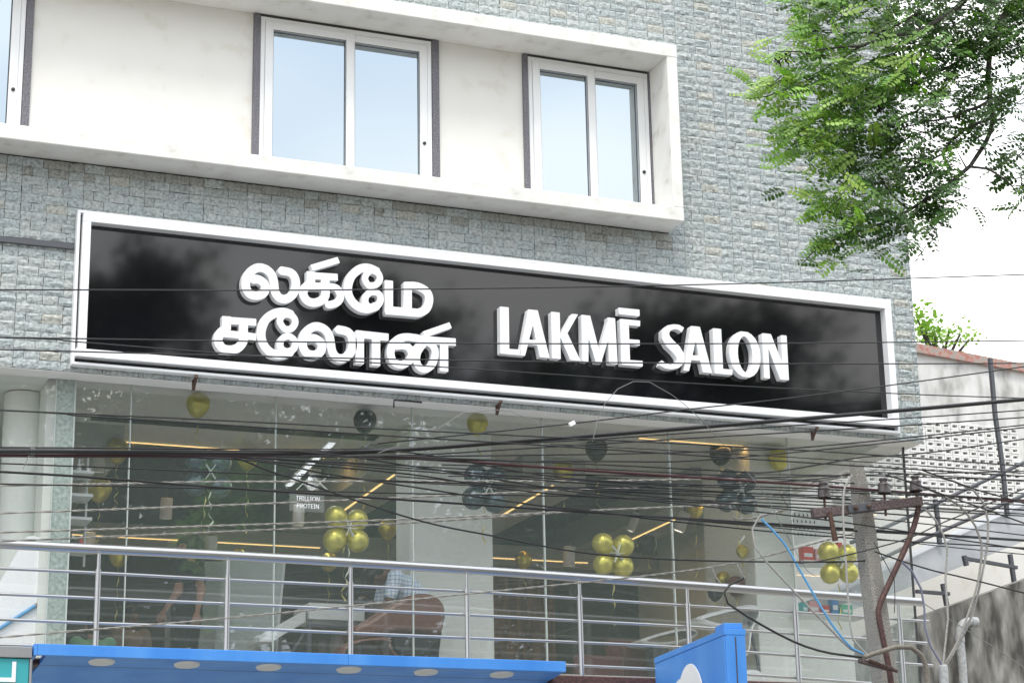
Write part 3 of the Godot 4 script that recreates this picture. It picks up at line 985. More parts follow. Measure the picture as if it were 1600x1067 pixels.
func make_sign() -> void:
	var t := thing("shop_sign", "long black salon sign with white frame and raised white Tamil and English letters", "sign")
	var zp := 0.05
	var xs := [3.262, 6.042, 9.21, 12.40]
	for k in 3:
		part(t, "black_panel", Shape.new().box(Vector3(xs[k] + 0.001, 6.935, 0.03), Vector3(xs[k + 1] - 0.001, 8.46, zp)), mats.acrylic)
	part(t, "backing", Shape.new().box(Vector3(3.27, 6.937, 0.022), Vector3(12.39, 8.455, 0.0295)), mats.black_metal)
	for q in [[3.25, 6.917, 12.412, 6.945], [3.25, 8.440, 12.412, 8.470]]:
		part(t, "edge_trim", Shape.new().box(Vector3(q[0], q[1], 0.02), Vector3(q[2], q[3], 0.12), 0.004), mats.sign_white)
	for q in [[3.25, 6.945, 3.280, 8.440], [12.382, 6.945, 12.412, 8.440]]:
		part(t, "edge_trim", Shape.new().box(Vector3(q[0], q[1], 0.02), Vector3(q[2], q[3], 0.119), 0.004), mats.sign_white)
	for q in [[3.30, 8.345, 12.378, 8.425], [3.28, 6.99, 12.378, 7.068]]:
		part(t, "white_frame", Shape.new().box(Vector3(q[0], q[1], 0.051), Vector3(q[2], q[3], 0.16), 0.004), mats.sign_white)
	for q in [[3.30, 7.068, 3.378, 8.345], [12.30, 7.068, 12.378, 8.345]]:
		part(t, "white_frame", Shape.new().box(Vector3(q[0], q[1], 0.051), Vector3(q[2], q[3], 0.159), 0.004), mats.sign_white)
	var z0 := 0.058
	var z1 := 0.145
	var W := 0.088
	var la := [[4.996,7.929,5.042,7.941,5.101,7.913,5.125,7.856,5.096,7.793,5.032,7.767,4.966,7.78,4.926,7.842,4.928,7.935,4.972,8.013,5.05,8.062,5.132,8.05,5.188,7.996,5.209,7.925,5.223,7.829,5.267,7.77,5.333,7.764,5.398,7.81,5.433,7.888,5.429,7.981,5.382,8.043,5.273,8.055]]
	var glyphs := []
	glyphs.append([seg(la[0], W)])
	glyphs.append([seg([5.591,8.079,5.592,7.944], W), seg([5.551,8.034,5.872,8.047], 0.072), seg([5.741,8.054,5.742,7.906], W), seg([5.592,7.958,5.529,7.897,5.513,7.835,5.55,7.772,5.623,7.753,5.706,7.788,5.743,7.845,5.742,7.919], W), seg([5.536,7.921,5.689,7.931,5.836,7.936,5.886,7.9,5.903,7.848,5.877,7.791,5.823,7.759,5.77,7.747], 0.078), seg([5.597,8.117,5.881,8.232], 0.066)])
	glyphs.append([seg([6.2,7.993,6.16,8.057,6.187,8.128,6.245,8.158,6.303,8.134,6.32,8.074,6.286,8.016,6.228,7.996,6.2,7.993], 0.066), seg([6.252,7.931,6.313,7.91,6.326,7.85,6.289,7.785,6.211,7.767,6.163,7.82,6.184,7.896,6.252,7.931], 0.066), seg([6.296,8.15,6.2,8.181,6.108,8.161,6.024,8.084,5.984,7.985,5.984,7.883,6.031,7.8,6.109,7.75,6.194,7.745,6.296,7.792], W)])
	glyphs.append([seg([6.416,8.07,6.415,7.73], W), seg([6.377,7.75,6.741,7.755], W), seg([6.619,8.071,6.617,7.756], W), seg([6.598,8.031,6.726,8.037,6.826,7.989,6.85,7.902,6.814,7.803,6.728,7.753], W)])
	glyphs.append([seg([4.736,7.526,4.738,7.389], W), seg([4.708,7.484,5.036,7.493], 0.072), seg([4.907,7.49,4.91,7.294], W), seg([4.685,7.348,4.877,7.347,5.039,7.342], 0.072), seg([4.729,7.395,4.672,7.344,4.658,7.264,4.701,7.2,4.784,7.188,4.863,7.221,4.907,7.287,4.909,7.346], W)])
	glyphs.append([seg([5.317,7.46,5.277,7.519,5.295,7.581,5.357,7.607,5.414,7.585,5.434,7.531,5.402,7.468,5.346,7.45,5.317,7.46], 0.066), seg([5.36,7.382,5.419,7.354,5.436,7.296,5.404,7.238,5.333,7.225,5.283,7.269,5.298,7.343,5.36,7.382], 0.066), seg([5.394,7.607,5.321,7.626,5.23,7.607,5.142,7.543,5.095,7.443,5.09,7.34,5.131,7.246,5.203,7.193,5.3,7.186,5.398,7.227], W)])
	glyphs.append([seg([5.587,7.373,5.633,7.384,5.69,7.356,5.713,7.302,5.687,7.24,5.621,7.211,5.552,7.228,5.515,7.29,5.518,7.383,5.563,7.46,5.642,7.508,5.725,7.495,5.779,7.441,5.799,7.369,5.816,7.271,5.86,7.212,5.926,7.202,5.993,7.247,6.029,7.324,6.026,7.417,5.979,7.483,5.868,7.499], W)])
	glyphs.append([seg([6.069,7.471,6.411,7.466], 0.078), seg([6.106,7.498,6.107,7.164], W), seg([6.278,7.474,6.278,7.159], W)])
	glyphs.append([seg([6.482,7.378,6.554,7.395,6.622,7.381,6.659,7.314,6.628,7.24,6.553,7.193,6.471,7.21,6.434,7.287,6.448,7.382,6.51,7.455,6.595,7.486,6.705,7.486,6.822,7.477,7.135,7.482], 0.08), seg([6.659,7.314,6.718,7.4,6.794,7.461], 0.06), seg([6.801,7.455,6.725,7.346,6.71,7.251,6.737,7.186,6.806,7.168,6.879,7.225,6.911,7.336,6.891,7.415,6.825,7.457], 0.075), seg([7.009,7.501,7.006,7.162], W), seg([6.792,7.532,7.081,7.658], 0.066)])
	for q in glyphs:
		part(t, "tamil_letter", glyph(q, z0, z1, 0.007), mats.sign_white)
	var y0 := 7.405
	var y1 := 7.912
	var P := func(a): return [v2(a), "convex"]
	var eng := []
	eng.append([P.call([7.625, y0, 7.725, y0, 7.728, y1, 7.63, y1]), P.call([7.625, y0, 7.845, y0, 7.856, y0 + 0.062, 7.63, y0 + 0.055])])
	for x in [7.838, 9.735]:
		eng.append([P.call([x, y0, x + 0.062, y0, x + 0.205, y1, x + 0.108, y1]), P.call([x + 0.228, y0, x + 0.340, y0, x + 0.217, y1, x + 0.125, y1]), P.call([x + 0.07, y0 + 0.125, x + 0.28, y0 + 0.125, x + 0.27, y0 + 0.18, x + 0.08, y0 + 0.18])])
	eng.append([P.call([8.205, y0, 8.303, y0, 8.305, y1, 8.207, y1]), P.call([8.29, y0 + 0.245, 8.335, y0 + 0.20, 8.515, y1, 8.445, y1]), P.call([8.413, y0, 8.53, y0, 8.365, y0 + 0.335, 8.30, y0 + 0.25])])
	eng.append([P.call([8.550, y0, 8.618, y0, 8.640, y1, 8.553, y1]), P.call([8.558, y1, 8.655, y1, 8.780, y0, 8.705, y0]), P.call([8.705, y0, 8.765, y0, 8.945, y1, 8.870, y1]), P.call([8.858, y0, 8.957, y0, 8.945, y1, 8.855, y1])])
	eng.append([P.call([9.003, y0, 9.103, y0, 9.103, y1, 9.003, y1]), P.call([9.01, y1 - 0.058, 9.235, y1 - 0.062, 9.24, y1, 9.01, y1]), P.call([9.05, y0 + 0.235, 9.225, y0 + 0.23, 9.225, y0 + 0.292, 9.05, y0 + 0.288]), P.call([9.01, y0, 9.248, y0, 9.252, y0 + 0.064, 9.01, y0 + 0.058])])
	eng.append([P.call([8.99, 7.962, 9.236, 7.962, 9.236, 8.035, 8.99, 8.035])])
	eng.append([seg([9.745, y0 + 0.452, 9.70, y0 + 0.478, 9.64, y0 + 0.480, 9.575, y0 + 0.458, 9.535, y0 + 0.405, 9.54, y0 + 0.345, 9.585, y0 + 0.285, 9.655, y0 + 0.228, 9.70, y0 + 0.165, 9.705, y0 + 0.105, 9.66, y0 + 0.052, 9.585, y0 + 0.028, 9.52, y0 + 0.032, 9.46, y0 + 0.062], [0.062, 0.056, 0.052, 0.062, 0.082, 0.098, 0.112, 0.112, 0.102, 0.086, 0.066, 0.054, 0.056, 0.066])])
	eng.append([P.call([10.108, y0, 10.210, y0, 10.210, y1, 10.108, y1]), P.call([10.108, y0, 10.318, y0, 10.325, y0 + 0.062, 10.11, y0 + 0.055])])
	var ring := []
	var rw := []
	for k in 25:
		var a := TAU * k / 24
		ring.append(10.489 + cos(a) * 0.140)
		ring.append(7.652 + sin(a) * 0.232)
		rw.append(lerpf(0.05, 0.102, absf(cos(a))))
	eng.append([seg(ring, rw)])
	eng.append([P.call([10.712, y0, 10.780, y0, 10.780, y1, 10.712, y1]), P.call([10.718, y1, 10.822, y1, 11.015, y0, 10.908, y0]), P.call([10.945, y0, 11.015, y0, 11.018, y1, 10.948, y1])])
	for q in eng:
		part(t, "letter", glyph(q, z0, z1, 0.006), mats.sign_white)
	# rusty brackets under the sign
	for q in [[287, 592, "rusty bracket under the left end of the black sign"], [768, 630, "rusty bracket under the middle of the black sign"], [1266, 690, "rusty bracket under the right part of the black sign"]]:
		var x: float = {287: 4.45, 768: 7.62, 1266: 11.33}[q[0]]
		single("sign_bracket", q[2], "bracket", Shape.new().prism(PackedVector2Array([Vector2(0, 0), Vector2(0.12, 0.0), Vector2(0.12, 0.03), Vector2(0.03, -0.06), Vector2(0.0, -0.10)]), -0.016, 0.016, Transform3D(Basis(Vector3.UP, -PI / 2), Vector3(x, 6.878, 0.03))), mats.rust, "brackets under the sign")
	single("bent_rod", "bent black rod below the sign above the salon glass", "rod", Shape.new().tube(onz([6.496,6.763,6.499,6.843,6.653,6.845,6.796,6.843], 0.05), 0.010, 0.010, 8), mats.black_metal)


func make_railing() -> void:
	var r := thing("balcony_railing", "stainless steel balcony railing with round handrail in front of the salon glass", "railing")
	var z := 0.9
	part(r, "handrail", Shape.new().tube(smooth(onz([1.918,5.014,2.569,5.015,3.43,5.014,4.601,5.016,5.772,5.009,6.932,4.998,8.103,4.979,9.269,4.957,10.485,4.933,12.002,4.899], z), 0.25), 0.043, 0.043, 14), mats.steel)
	for q in [[1.931,4.797,2.579,4.801,3.416,4.801,4.57,4.794,5.766,4.793,6.929,4.79,8.097,4.772,9.267,4.752,10.487,4.735,12.071,4.701], [1.944,4.576,2.591,4.577,3.424,4.576,4.574,4.576,5.767,4.572,6.926,4.567,8.09,4.555,9.256,4.543,10.472,4.514,12.027,4.474], [1.957,4.357,2.602,4.357,3.432,4.354,4.579,4.359,5.768,4.353,6.923,4.349,8.084,4.347,9.246,4.334,10.458,4.295,12.076,4.245], [1.97,4.133,3.44,4.139,4.583,4.143,5.769,4.141,6.92,4.142,8.077,4.123,9.236,4.108,10.443,4.074,12.071,4.015]]:
		part(r, "rail", Shape.new().tube(smooth(onz(q, z), 0.3), 0.0145, 0.0145, 8), mats.steel)
	var tops := [3.425,4.986,4.598,4.987,5.766,4.979,6.92,4.974,8.087,4.955,9.253,4.932,10.467,4.908,11.693,4.875]
	for k in 8:
		var x: float = tops[k * 2]
		var y: float = tops[k * 2 + 1]
		var post := part(r, "post", Shape.new().tube(onz([x, y - 0.02, x, 4.02], 0.935), 0.017, 0.017, 10), mats.steel)
		part(post, "sleeve", Shape.new().tube(onz([x, y - 0.16, x, 4.02], 0.935), 0.025, 0.025, 10), mats.steel)


func make_canopy() -> void:
	var c := thing("blue_canopy", "blue shop canopy with round white downlights in its sloping underside", "canopy")
	var s := func(z): return 4.0 - (1.33 - z) * 0.10
	for q in [[2.86, 5.62], [5.622, 7.75]]:
		part(c, "front_board", Shape.new().box(Vector3(q[0], 4.0, 1.29), Vector3(q[1], 4.098, 1.33), 0.004), mats.blue_face)
	var tr := Transform3D(Basis(Vector3(0, 0, 1), Vector3(0, 1, 0), Vector3(-1, 0, 0)), Vector3.ZERO) # polygon in (z, y), pulled along x
	part(c, "soffit", Shape.new().prism(v2([1.29, 4.0, 1.288, 4.05, -0.32, 3.88, -0.32, s.call(-0.32)]), -7.74, -2.94, tr), mats.blue_face)
	part(c, "side_board", Shape.new().prism(v2([1.328, 4.096, 1.328, 4.0, 1.0, 3.967, -0.32, 3.835, -0.32, 4.0]), -2.858, -2.83, tr), mats.blue_face)
	part(c, "top_sheet", Shape.new().box(Vector3(2.86, 4.06, 0.98), Vector3(7.75, 4.08, 1.288)), mats.blue_face)
	for x in [3.44, 4.19, 4.93, 5.68, 6.42, 7.17]:
		part(c, "downlight", Shape.new().lathe([Vector2(0, -0.010), Vector2(0.105, -0.010), Vector2(0.114, 0.0), Vector2(0.114, 0.01)], Transform3D(Basis(Vector3.RIGHT, -0.10), Vector3(x, s.call(1.16) - 0.004, 1.16)), 28), mats.lamp_disc)
	# projecting blue sign to the right
	var b := thing("blue_blade_sign", "blue projecting box sign with a white round emblem, below the railing", "sign")
	var a0 := Vector3(8.60, -0.05, 2.92)
	var a1 := Vector3(8.86, -0.05, 0.985)
	var d := (a1 - a0).normalized()
	var t := Transform3D(Basis(d, Vector3.UP, d.cross(Vector3.UP)), a0) # x into the wall, z away from the emblem
	part(b, "case", Shape.new().box(Vector3(0, 2.6, 0), Vector3(1.97, 4.25, 0.185), 0.006, t), mats.blue_face)
	part(b, "face", Shape.new().box(Vector3(0.01, 2.62, -0.012), Vector3(1.96, 4.20, -0.0005), 0.003, t), mats.blue_face)
	part(b, "top_trim", Shape.new().box(Vector3(-0.004, 4.205, -0.013), Vector3(1.975, 4.262, 0.19), 0.004, t), mats.blue_face)
	part(b, "cap", Shape.new().box(Vector3(0.02, 4.264, 0.0), Vector3(0.26, 4.315, 0.17), 0.005, t), mats.blue_face)
	part(b, "rust_seam", Shape.new().box(Vector3(-0.006, 2.62, 0.086), Vector3(-0.0005, 4.19, 0.094), 0.0, t), mats.rust)
	var e := PackedVector2Array()
	var e2 := PackedVector2Array()
	for k in 21:
		var g := PI * k / 20
		e.append(Vector2(0.93 + 0.39 * cos(g), 3.60 + 0.47 * sin(g)))
		e2.append(Vector2(1.19 + 0.39 * cos(g), 3.60 + 0.37 * sin(g)))
	part(b, "emblem", Shape.new().prism(e2, -0.02, -0.0125, t), mats.sign_white)
	part(b, "emblem", Shape.new().prism(e, -0.03, -0.0205, t), mats.sign_white)
	part(b, "emblem_stripe", Shape.new().box(Vector3(1.245, 3.1, -0.034), Vector3(1.315, 3.88, -0.0305), 0.0, t), mats.silicone)


func spot(label: String, at: Vector3, tilt: Vector3, r := 0.075, l := 0.2, e := 0.3) -> void:
	var o := thing("ceiling_spotlight", label, "spotlight", "lit spotlights in the salon", at)
	var b := Basis.from_euler(tilt)
	part(o, "housing", Shape.new().lathe([Vector2(0, l), Vector2(r * 0.9, l), Vector2(r, l - 0.01), Vector2(r, 0), Vector2(r - 0.008, 0), Vector2(r - 0.008, 0.012)], Transform3D(b, Vector3.ZERO), 16), mats.spot_body)
	part(o, "lens", Shape.new().lathe([Vector2(r - 0.01, 0.008), Vector2(0, 0.006)], Transform3D(b, Vector3.ZERO), 16), mats.lens)
	part(o, "stem", Shape.new().tube(PackedVector3Array([b * Vector3(0, l, 0), b * Vector3(0, l, 0) + Vector3(0, 0.08, 0)]), 0.012), mats.black_metal)
	var q := SpotLight3D.new()
	q.name = "light"
	q.light_energy = e
	q.light_color = Color(1.0, 0.88, 0.68)
	q.spot_angle = 42
	q.spot_range = 12
	q.spot_attenuation = 2
	q.light_size = 0.06
	q.shadow_enabled = true
	q.transform = Transform3D(b * Basis(Vector3.RIGHT, -PI / 2), b * Vector3(0, -0.012, 0))
	o.add_child(q)


func led(label: String, a: Vector3, b: Vector3, m: Material, w := 0.022, e := 0.14, col := Color(1.0, 0.78, 0.45)) -> void:
	var o := thing("led_strip_light", label, "light strip", "light strips in the salon", (a + b) / 2)
	var h := (b - a) / 2
	part(o, "channel", Shape.new().beam(-h + Vector3(0, 0.012, 0), h + Vector3(0, 0.012, 0), w * 1.5, 0.014, 0.002), mats.laminate)
	part(o, "glowing_strip", Shape.new().beam(-h, h, w, 0.009, 0.001), m)
	var q := AreaLight3D.new()
	q.name = "light"
	q.area_size = Vector2(2 * h.length(), w)
	q.light_energy = e
	q.light_color = col
	q.area_range = 9
	q.shadow_enabled = true
	var x := h.normalized()
	q.transform = Transform3D(Basis(x, x.cross(Vector3.DOWN).normalized() * -1.0, Vector3.UP), Vector3(0, -0.012, 0))
	o.add_child(q)


func make_interior() -> void:
	var y := 6.652
	led("warm light strip along the beam left of the white pillar", Vector3(7.40, y, -4.6), Vector3(7.34, y, -2.4), mats.led)
	led("long warm light strip on the beam right of the white pillar", Vector3(9.36, y, -4.2), Vector3(9.28, y, -2.4), mats.led)
	led("warm diagonal light strip on the beam above the gold cluster", Vector3(11.62, y, -5.7), Vector3(11.50, y, -2.4), mats.led)
	led("warm light strip at the back of the ceiling in the left bay", Vector3(4.45, 7.005, -3.2), Vector3(5.75, 7.005, -3.2), mats.led)
	led("warm light strip at the back of the ceiling behind the white light bar", Vector3(6.15, 7.005, -3.2), Vector3(6.95, 7.005, -3.2), mats.led)
	led("warm light strip near the glass top at the right bay", Vector3(9.88, 7.005, -1.3), Vector3(11.2, 7.005, -1.3), mats.led, 0.018, 0.12)
	led("low warm light strip along the back wall in the left half", Vector3(4.3, 6.37, -5.45), Vector3(7.4, 6.37, -5.45), mats.led)
	led("low warm light strip along the back wall right of the pillar", Vector3(9.0, 6.37, -5.5), Vector3(11.1, 6.37, -5.5), mats.led)
	led("thick white light bar above the etched emblem", Vector3(6.48, 6.74, -3.7), Vector3(6.33, 6.74, -1.5), mats.tube_light, 0.07, 0.5, Color(0.92, 0.96, 1.0))
	var list := [[4.049,6.505], [4.019,6.338], [5.02,6.245], [4.054,5.688], [5.398,5.713], [6.58,6.551], [6.512,6.21], [9.809,5.869], [10.982,6.247], [11.833,6.798], [10.732,6.383]]
	var zs := [-2.6, -3.2, -3.6, -3.0, -3.0, -3.0, -3.4, -3.2, -2.6, -1.7, -3.4]
	var names := ["spotlight in the left bay, highest beside the wall shelves", "spotlight low beside the wall shelves", "spotlight above the standing woman", "spotlight just under the handrail by the left post", "spotlight under the handrail right of the standing woman", "spotlight beside the etched emblem", "spotlight below the etched emblem", "spotlight left of the gold balloon cluster on the middle glass", "tilted spotlight under the diagonal light strip", "small spotlight beside the right upper gold balloon", "spotlight tilted behind the middle gold balloon cluster"]
	for k in list.size():
		spot(names[k], Vector3(list[k][0], list[k][1], zs[k]), Vector3(0.15, 0, 0.0) if k < 8 else Vector3(0.2, 0, -0.35), 0.07 if k < 9 else 0.05, 0.24)
	# etched emblem and lettering on the glass
	var em := thing("glass_sticker", "white crossed emblem with lettering stuck on the glass left of the gold cluster", "sticker")
	var z := -0.264
	var s := Shape.new()
	for q in [[5.571,5.917,5.727,6.076], [5.589,6.054,5.735,5.927], [5.735,5.927,5.913,6.095], [5.734,6.083,5.907,5.938]]:
		s.beam(Vector3(q[0], q[1], z), Vector3(q[2], q[3], z), 0.004, 0.035, 0.0, Vector3.BACK)
	part(em, "emblem", s, mats.bow)
	part(em, "frosted_plate", Shape.new().box(Vector3(5.512, 5.715, -0.2625), Vector3(5.87, 5.893, -0.2605)), mats.clear_sticker)
	for k in 2:
		var tm := TextMesh.new()
		tm.text = ["TRILLION", "PROTEIN"][k]
		var fnt := SystemFont.new()
		fnt.font_names = PackedStringArray(["Droid Sans"])
		tm.font = fnt
		tm.font_size = 32
		tm.pixel_size = 0.00185
		tm.depth = 0.003
		part(em, "lettering", tm, mats.sign_white, Vector3(5.695, 5.840 - k * 0.075, -0.237))
	# wall shelves on the left
	var sh := thing("wall_shelf", "white wall shelves with bottles at the left end of the salon", "shelf")
	for yy in [6.06, 5.83, 5.60, 5.30]:
		part(sh, "board", Shape.new().box(Vector3(3.40, yy, -1.05), Vector3(3.66, yy + 0.03, -0.72), 0.003), mats.laminate)
	part(sh, "side_frame", Shape.new().box(Vector3(3.645, 5.2, -1.06), Vector3(3.665, 6.3, -1.03), 0.003), mats.laminate)
	for q in [[3.46, 6.09, "dark bottle on the top wall shelf at left", "hair"], [3.53, 6.09, "white bottle on the top wall shelf at left", "ceramic"], [3.50, 5.33, "dark bottle on the lowest wall shelf at left", "hair"], [3.58, 5.33, "red bottle on the lowest wall shelf at left", "red_pack"]]:
		var bo := thing("bottle", q[2], "bottle", "bottles on the wall shelves", Vector3(q[0], q[1] + 0.002, -0.82))
		part(bo, "body", Shape.new().lathe([Vector2(0, 0), Vector2(0.022, 0), Vector2(0.022, 0.075), Vector2(0.009, 0.09), Vector2(0.009, 0.10)], Transform3D(), 12), mats[q[3]])
		part(bo, "cap", Shape.new().lathe([Vector2(0.012, 0.10), Vector2(0.012, 0.13), Vector2(0, 0.132)], Transform3D(), 10), mats.ceramic)
	# product rack on the right
	var rk := thing("product_rack", "product rack with pierced white panel behind the right glass", "rack")
	var rz := -1.0
	part(rk, "panel", Shape.new().prism(v2([11.638,6.205,12.405,6.377,12.417,6.087,12.087,5.95,11.63,5.822]), rz - 0.04, rz), mats.laminate)
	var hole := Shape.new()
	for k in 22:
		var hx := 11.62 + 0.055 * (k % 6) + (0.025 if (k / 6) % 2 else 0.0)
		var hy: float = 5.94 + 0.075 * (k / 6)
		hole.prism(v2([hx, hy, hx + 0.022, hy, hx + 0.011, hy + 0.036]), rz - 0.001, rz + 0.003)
	part(rk, "dark_perforation", hole, mats.perforation_black)  # black triangles paint the dark inside the perforations; the panel is solid
	for q in [[11.68, 5.62], [11.62, 5.02]]:
		part(rk, "shelf_board", Shape.new().box(Vector3(q[0], q[1], -1.22), Vector3(q[0] + 0.85, q[1] + 0.025, -0.90), 0.003), mats.laminate)
	var packs := [[11.72, 5.645, "red_pack", 0.15, 0.17, "red packet at the left of the upper rack shelf"], [11.89, 5.645, "pink_pack", 0.09, 0.15, "pink packet on the upper rack shelf"], [12.00, 5.645, "green_pack", 0.15, 0.16, "green packet on the upper rack shelf"], [12.18, 5.645, "red_pack", 0.07, 0.24, "tall red packet behind the right gold cluster"], [11.68, 5.045, "teal_pack", 0.07, 0.14, "teal packet at the left of the lower rack shelf"], [11.77, 5.045, "pink_pack", 0.13, 0.15, "pink packet on the lower rack shelf"], [11.93, 5.045, "red_pack", 0.10, 0.11, "short red packet on the lower rack shelf"], [12.06, 5.045, "blue_pack", 0.09, 0.21, "tall blue packet on the lower rack shelf"], [12.18, 5.045, "green_pack", 0.15, 0.13, "green packet on the lower rack shelf"]]
	for q in packs:
		var pk := thing("product_packet", q[5], "packet", "packets on the product rack", Vector3(q[0], q[1] + 0.001, -1.08))
		part(pk, "box", Shape.new().box(Vector3(0, 0, 0), Vector3(q[3], q[4], 0.09), 0.004), mats[q[2]])
		part(pk, "label", Shape.new().box(Vector3(q[3] * 0.15, q[4] * 0.3, 0.0905), Vector3(q[3] * 0.85, q[4] * 0.55, 0.092)), mats.ceramic)
	# mirrors left of the desk
	for q in [[5.50, -2.0, "leaning mirror with bright edge behind the second railing post"], [5.30, -2.3, "narrow leaning mirror farther left with bright edge"]]:
		var mi := thing("styling_mirror", q[2], "mirror", "leaning mirrors", Vector3(q[0], 4.04, q[1]))
		var tb := Basis(Vector3.BACK, -0.085) * Basis(Vector3.UP, 0.9)
		part(mi, "plate", Shape.new().box(Vector3(-0.02, 0, -0.35), Vector3(0, 1.52, 0.35), 0.003, Transform3D(tb, Vector3.ZERO)), mats.silicone)
		part(mi, "bright_edge", Shape.new().box(Vector3(-0.024, 0, 0.351), Vector3(0.004, 1.52, 0.366), 0.002, Transform3D(tb, Vector3.ZERO)), mats.ceramic)
	part(self, "tall_panel", Shape.new().box(Vector3(5.72, 4.04, -2.6), Vector3(6.05, 5.62, -2.54), 0.004), mats.plaster)
	var tp := get_node("tall_panel")
	tag(tp, "pale tall panel standing between the mirrors and the white desk", "panel")
	# desk
	var d := thing("styling_desk", "white desk with grey steel legs under the gold balloons", "desk")
	part(d, "drawer_box", Shape.new().box(Vector3(6.00, 4.80, -1.75), Vector3(6.60, 4.97, -1.2), 0.005), mats.laminate)
	part(d, "side_top", Shape.new().prism(v2([5.50, 4.62, 5.98, 4.90, 5.98, 4.78, 5.62, 4.56, 5.50, 4.56]), -1.75, -1.25), mats.laminate)
	for x in [5.99, 6.55]:
		part(d, "leg", Shape.new().box(Vector3(x, 4.035, -1.25), Vector3(x + 0.04, 4.798, -1.21), 0.003), mats.rail_dark)
	for x in [5.62, 6.55]:
		part(d, "leg", Shape.new().box(Vector3(x, 4.035, -1.72), Vector3(x + 0.04, 4.55, -1.68), 0.003), mats.rail_dark)
	part(d, "leg_brace", Shape.new().beam(Vector3(5.66, 4.20, -1.23), Vector3(6.0, 4.72, -1.23), 0.03, 0.03), mats.rail_dark)
	part(d, "leg_brace", Shape.new().beam(Vector3(6.03, 4.74, -1.23), Vector3(6.55, 4.74, -1.23), 0.03, 0.03), mats.rail_dark)
	# lounge chair seen from behind
	var ch := thing("leather_lounge_chair", "brown leather salon chair tipped back in front of the white pillar", "chair")
	var t := Transform3D.IDENTITY
	var tc := Transform3D(Basis.from_scale(Vector3(0.972, 0.972, 1.0)), Vector3(0, 1.6 * 0.028, 0))
	var cush := Shape.new()
	var rim := v2([6.42, 4.72, 6.62, 4.80, 6.86, 4.98, 7.08, 5.09, 7.28, 5.105, 7.40, 5.05, 7.455, 4.95, 7.44, 4.80, 7.40, 4.66, 7.14, 4.70, 6.86, 4.68, 6.6, 4.60, 6.45, 4.58])
	round_prism(cush, rim, -0.93, -0.50, 0.05, tc)
	part(ch, "backrest", cush, mats.leather)
	var seat := Shape.new()
	round_prism(seat, v2([6.30, 4.58, 6.86, 4.66, 6.86, 4.50, 7.02, 4.40, 7.28, 4.38, 7.30, 4.30, 6.30, 4.20]), -0.92, -0.51, 0.04, tc)
	part(ch, "seat", seat, mats.leather)
	var sh2 := Shape.new()
	round_prism(sh2, v2([6.88, 4.67, 7.12, 4.685, 7.39, 4.64, 7.36, 4.58, 7.28, 4.53, 7.24, 4.43, 7.02, 4.43, 6.89, 4.50]), -0.90, -0.53, 0.02, tc)
	part(ch, "dark_shell", sh2, mats.black_cloth)
	part(ch, "pedestal", Shape.new().lathe([Vector2(0.28, 4.032), Vector2(0.28, 4.06), Vector2(0.06, 4.08), Vector2(0.06, 4.3)], Transform3D(Basis.IDENTITY, Vector3(6.66, 0.0, -0.72)), 18), mats.chrome)
	# wash chairs on the right
	var wc := thing("wash_basin_chair", "white shampoo basin with dark backrest behind the blue projecting sign", "chair")
	var bw := Shape.new()
	round_prism(bw, v2([10.30, 4.93, 10.42, 4.99, 10.98, 5.13, 11.13, 5.11, 11.14, 4.98, 11.02, 4.86, 10.98, 4.55, 10.86, 4.55, 10.80, 4.82, 10.5, 4.87]), -1.30, -0.95, 0.04, t)
	part(wc, "basin", bw, mats.ceramic)
	part(wc, "stand", Shape.new().tube(PackedVector3Array([Vector3(11.05, 4.95, -1.1), Vector3(11.14, 4.5, -1.1), Vector3(11.16, 4.04, -1.1)]), 0.02), mats.rail_dark)
	part(wc, "stand", Shape.new().tube(PackedVector3Array([Vector3(11.0, 4.85, -1.2), Vector3(10.98, 4.5, -1.15), Vector3(10.9, 4.04, -1.1)]), 0.02), mats.rail_dark)
	var b2 := Shape.new()
	round_prism(b2, v2([10.86, 4.40, 11.10, 4.42, 11.20, 4.30, 11.18, 4.05, 10.86, 4.05]), -1.4, -0.98, 0.04, t)
	part(wc, "foot_block", b2, mats.ceramic)
	var w2 := thing("wash_basin_chair", "low white shampoo basin farther left above the red-brown chairs", "chair")
	var bb := Shape.new()
	round_prism(bb, v2([9.80, 4.74, 10.30, 4.90, 10.62, 4.93, 10.64, 4.82, 10.2, 4.70]), -1.9, -1.5, 0.03, t)
	part(w2, "basin", bb, mats.ceramic)
	part(w2, "stand", Shape.new().box(Vector3(10.1, 4.035, -1.8), Vector3(10.3, 4.72, -1.6), 0.01), mats.rail_dark)
	for q in [[9.72, -2.1, 0.66, "red-brown waiting chair in the middle bay, the taller of the two"], [9.28, -2.0, 0.46, "low red-brown waiting chair in the middle bay"]]:
		var rc := thing("waiting_chair", q[3], "chair", "red-brown chairs", Vector3(q[0], 4.035, q[1]))
		part(rc, "backrest", Shape.new().box(Vector3(0, 0.2, 0), Vector3(0.6, q[2] + 0.14, 0.12), 0.03), mats.leather_red)
		part(rc, "seat", Shape.new().box(Vector3(0, 0.22, -0.5), Vector3(0.6, 0.40, -0.005), 0.03), mats.leather_red)
		for lx in [0.03, 0.53]:
			for lz in [-0.46, 0.02]:
				part(rc, "leg", Shape.new().box(Vector3(lx, 0, lz), Vector3(lx + 0.04, 0.218, lz + 0.04), 0.003), mats.rail_dark)


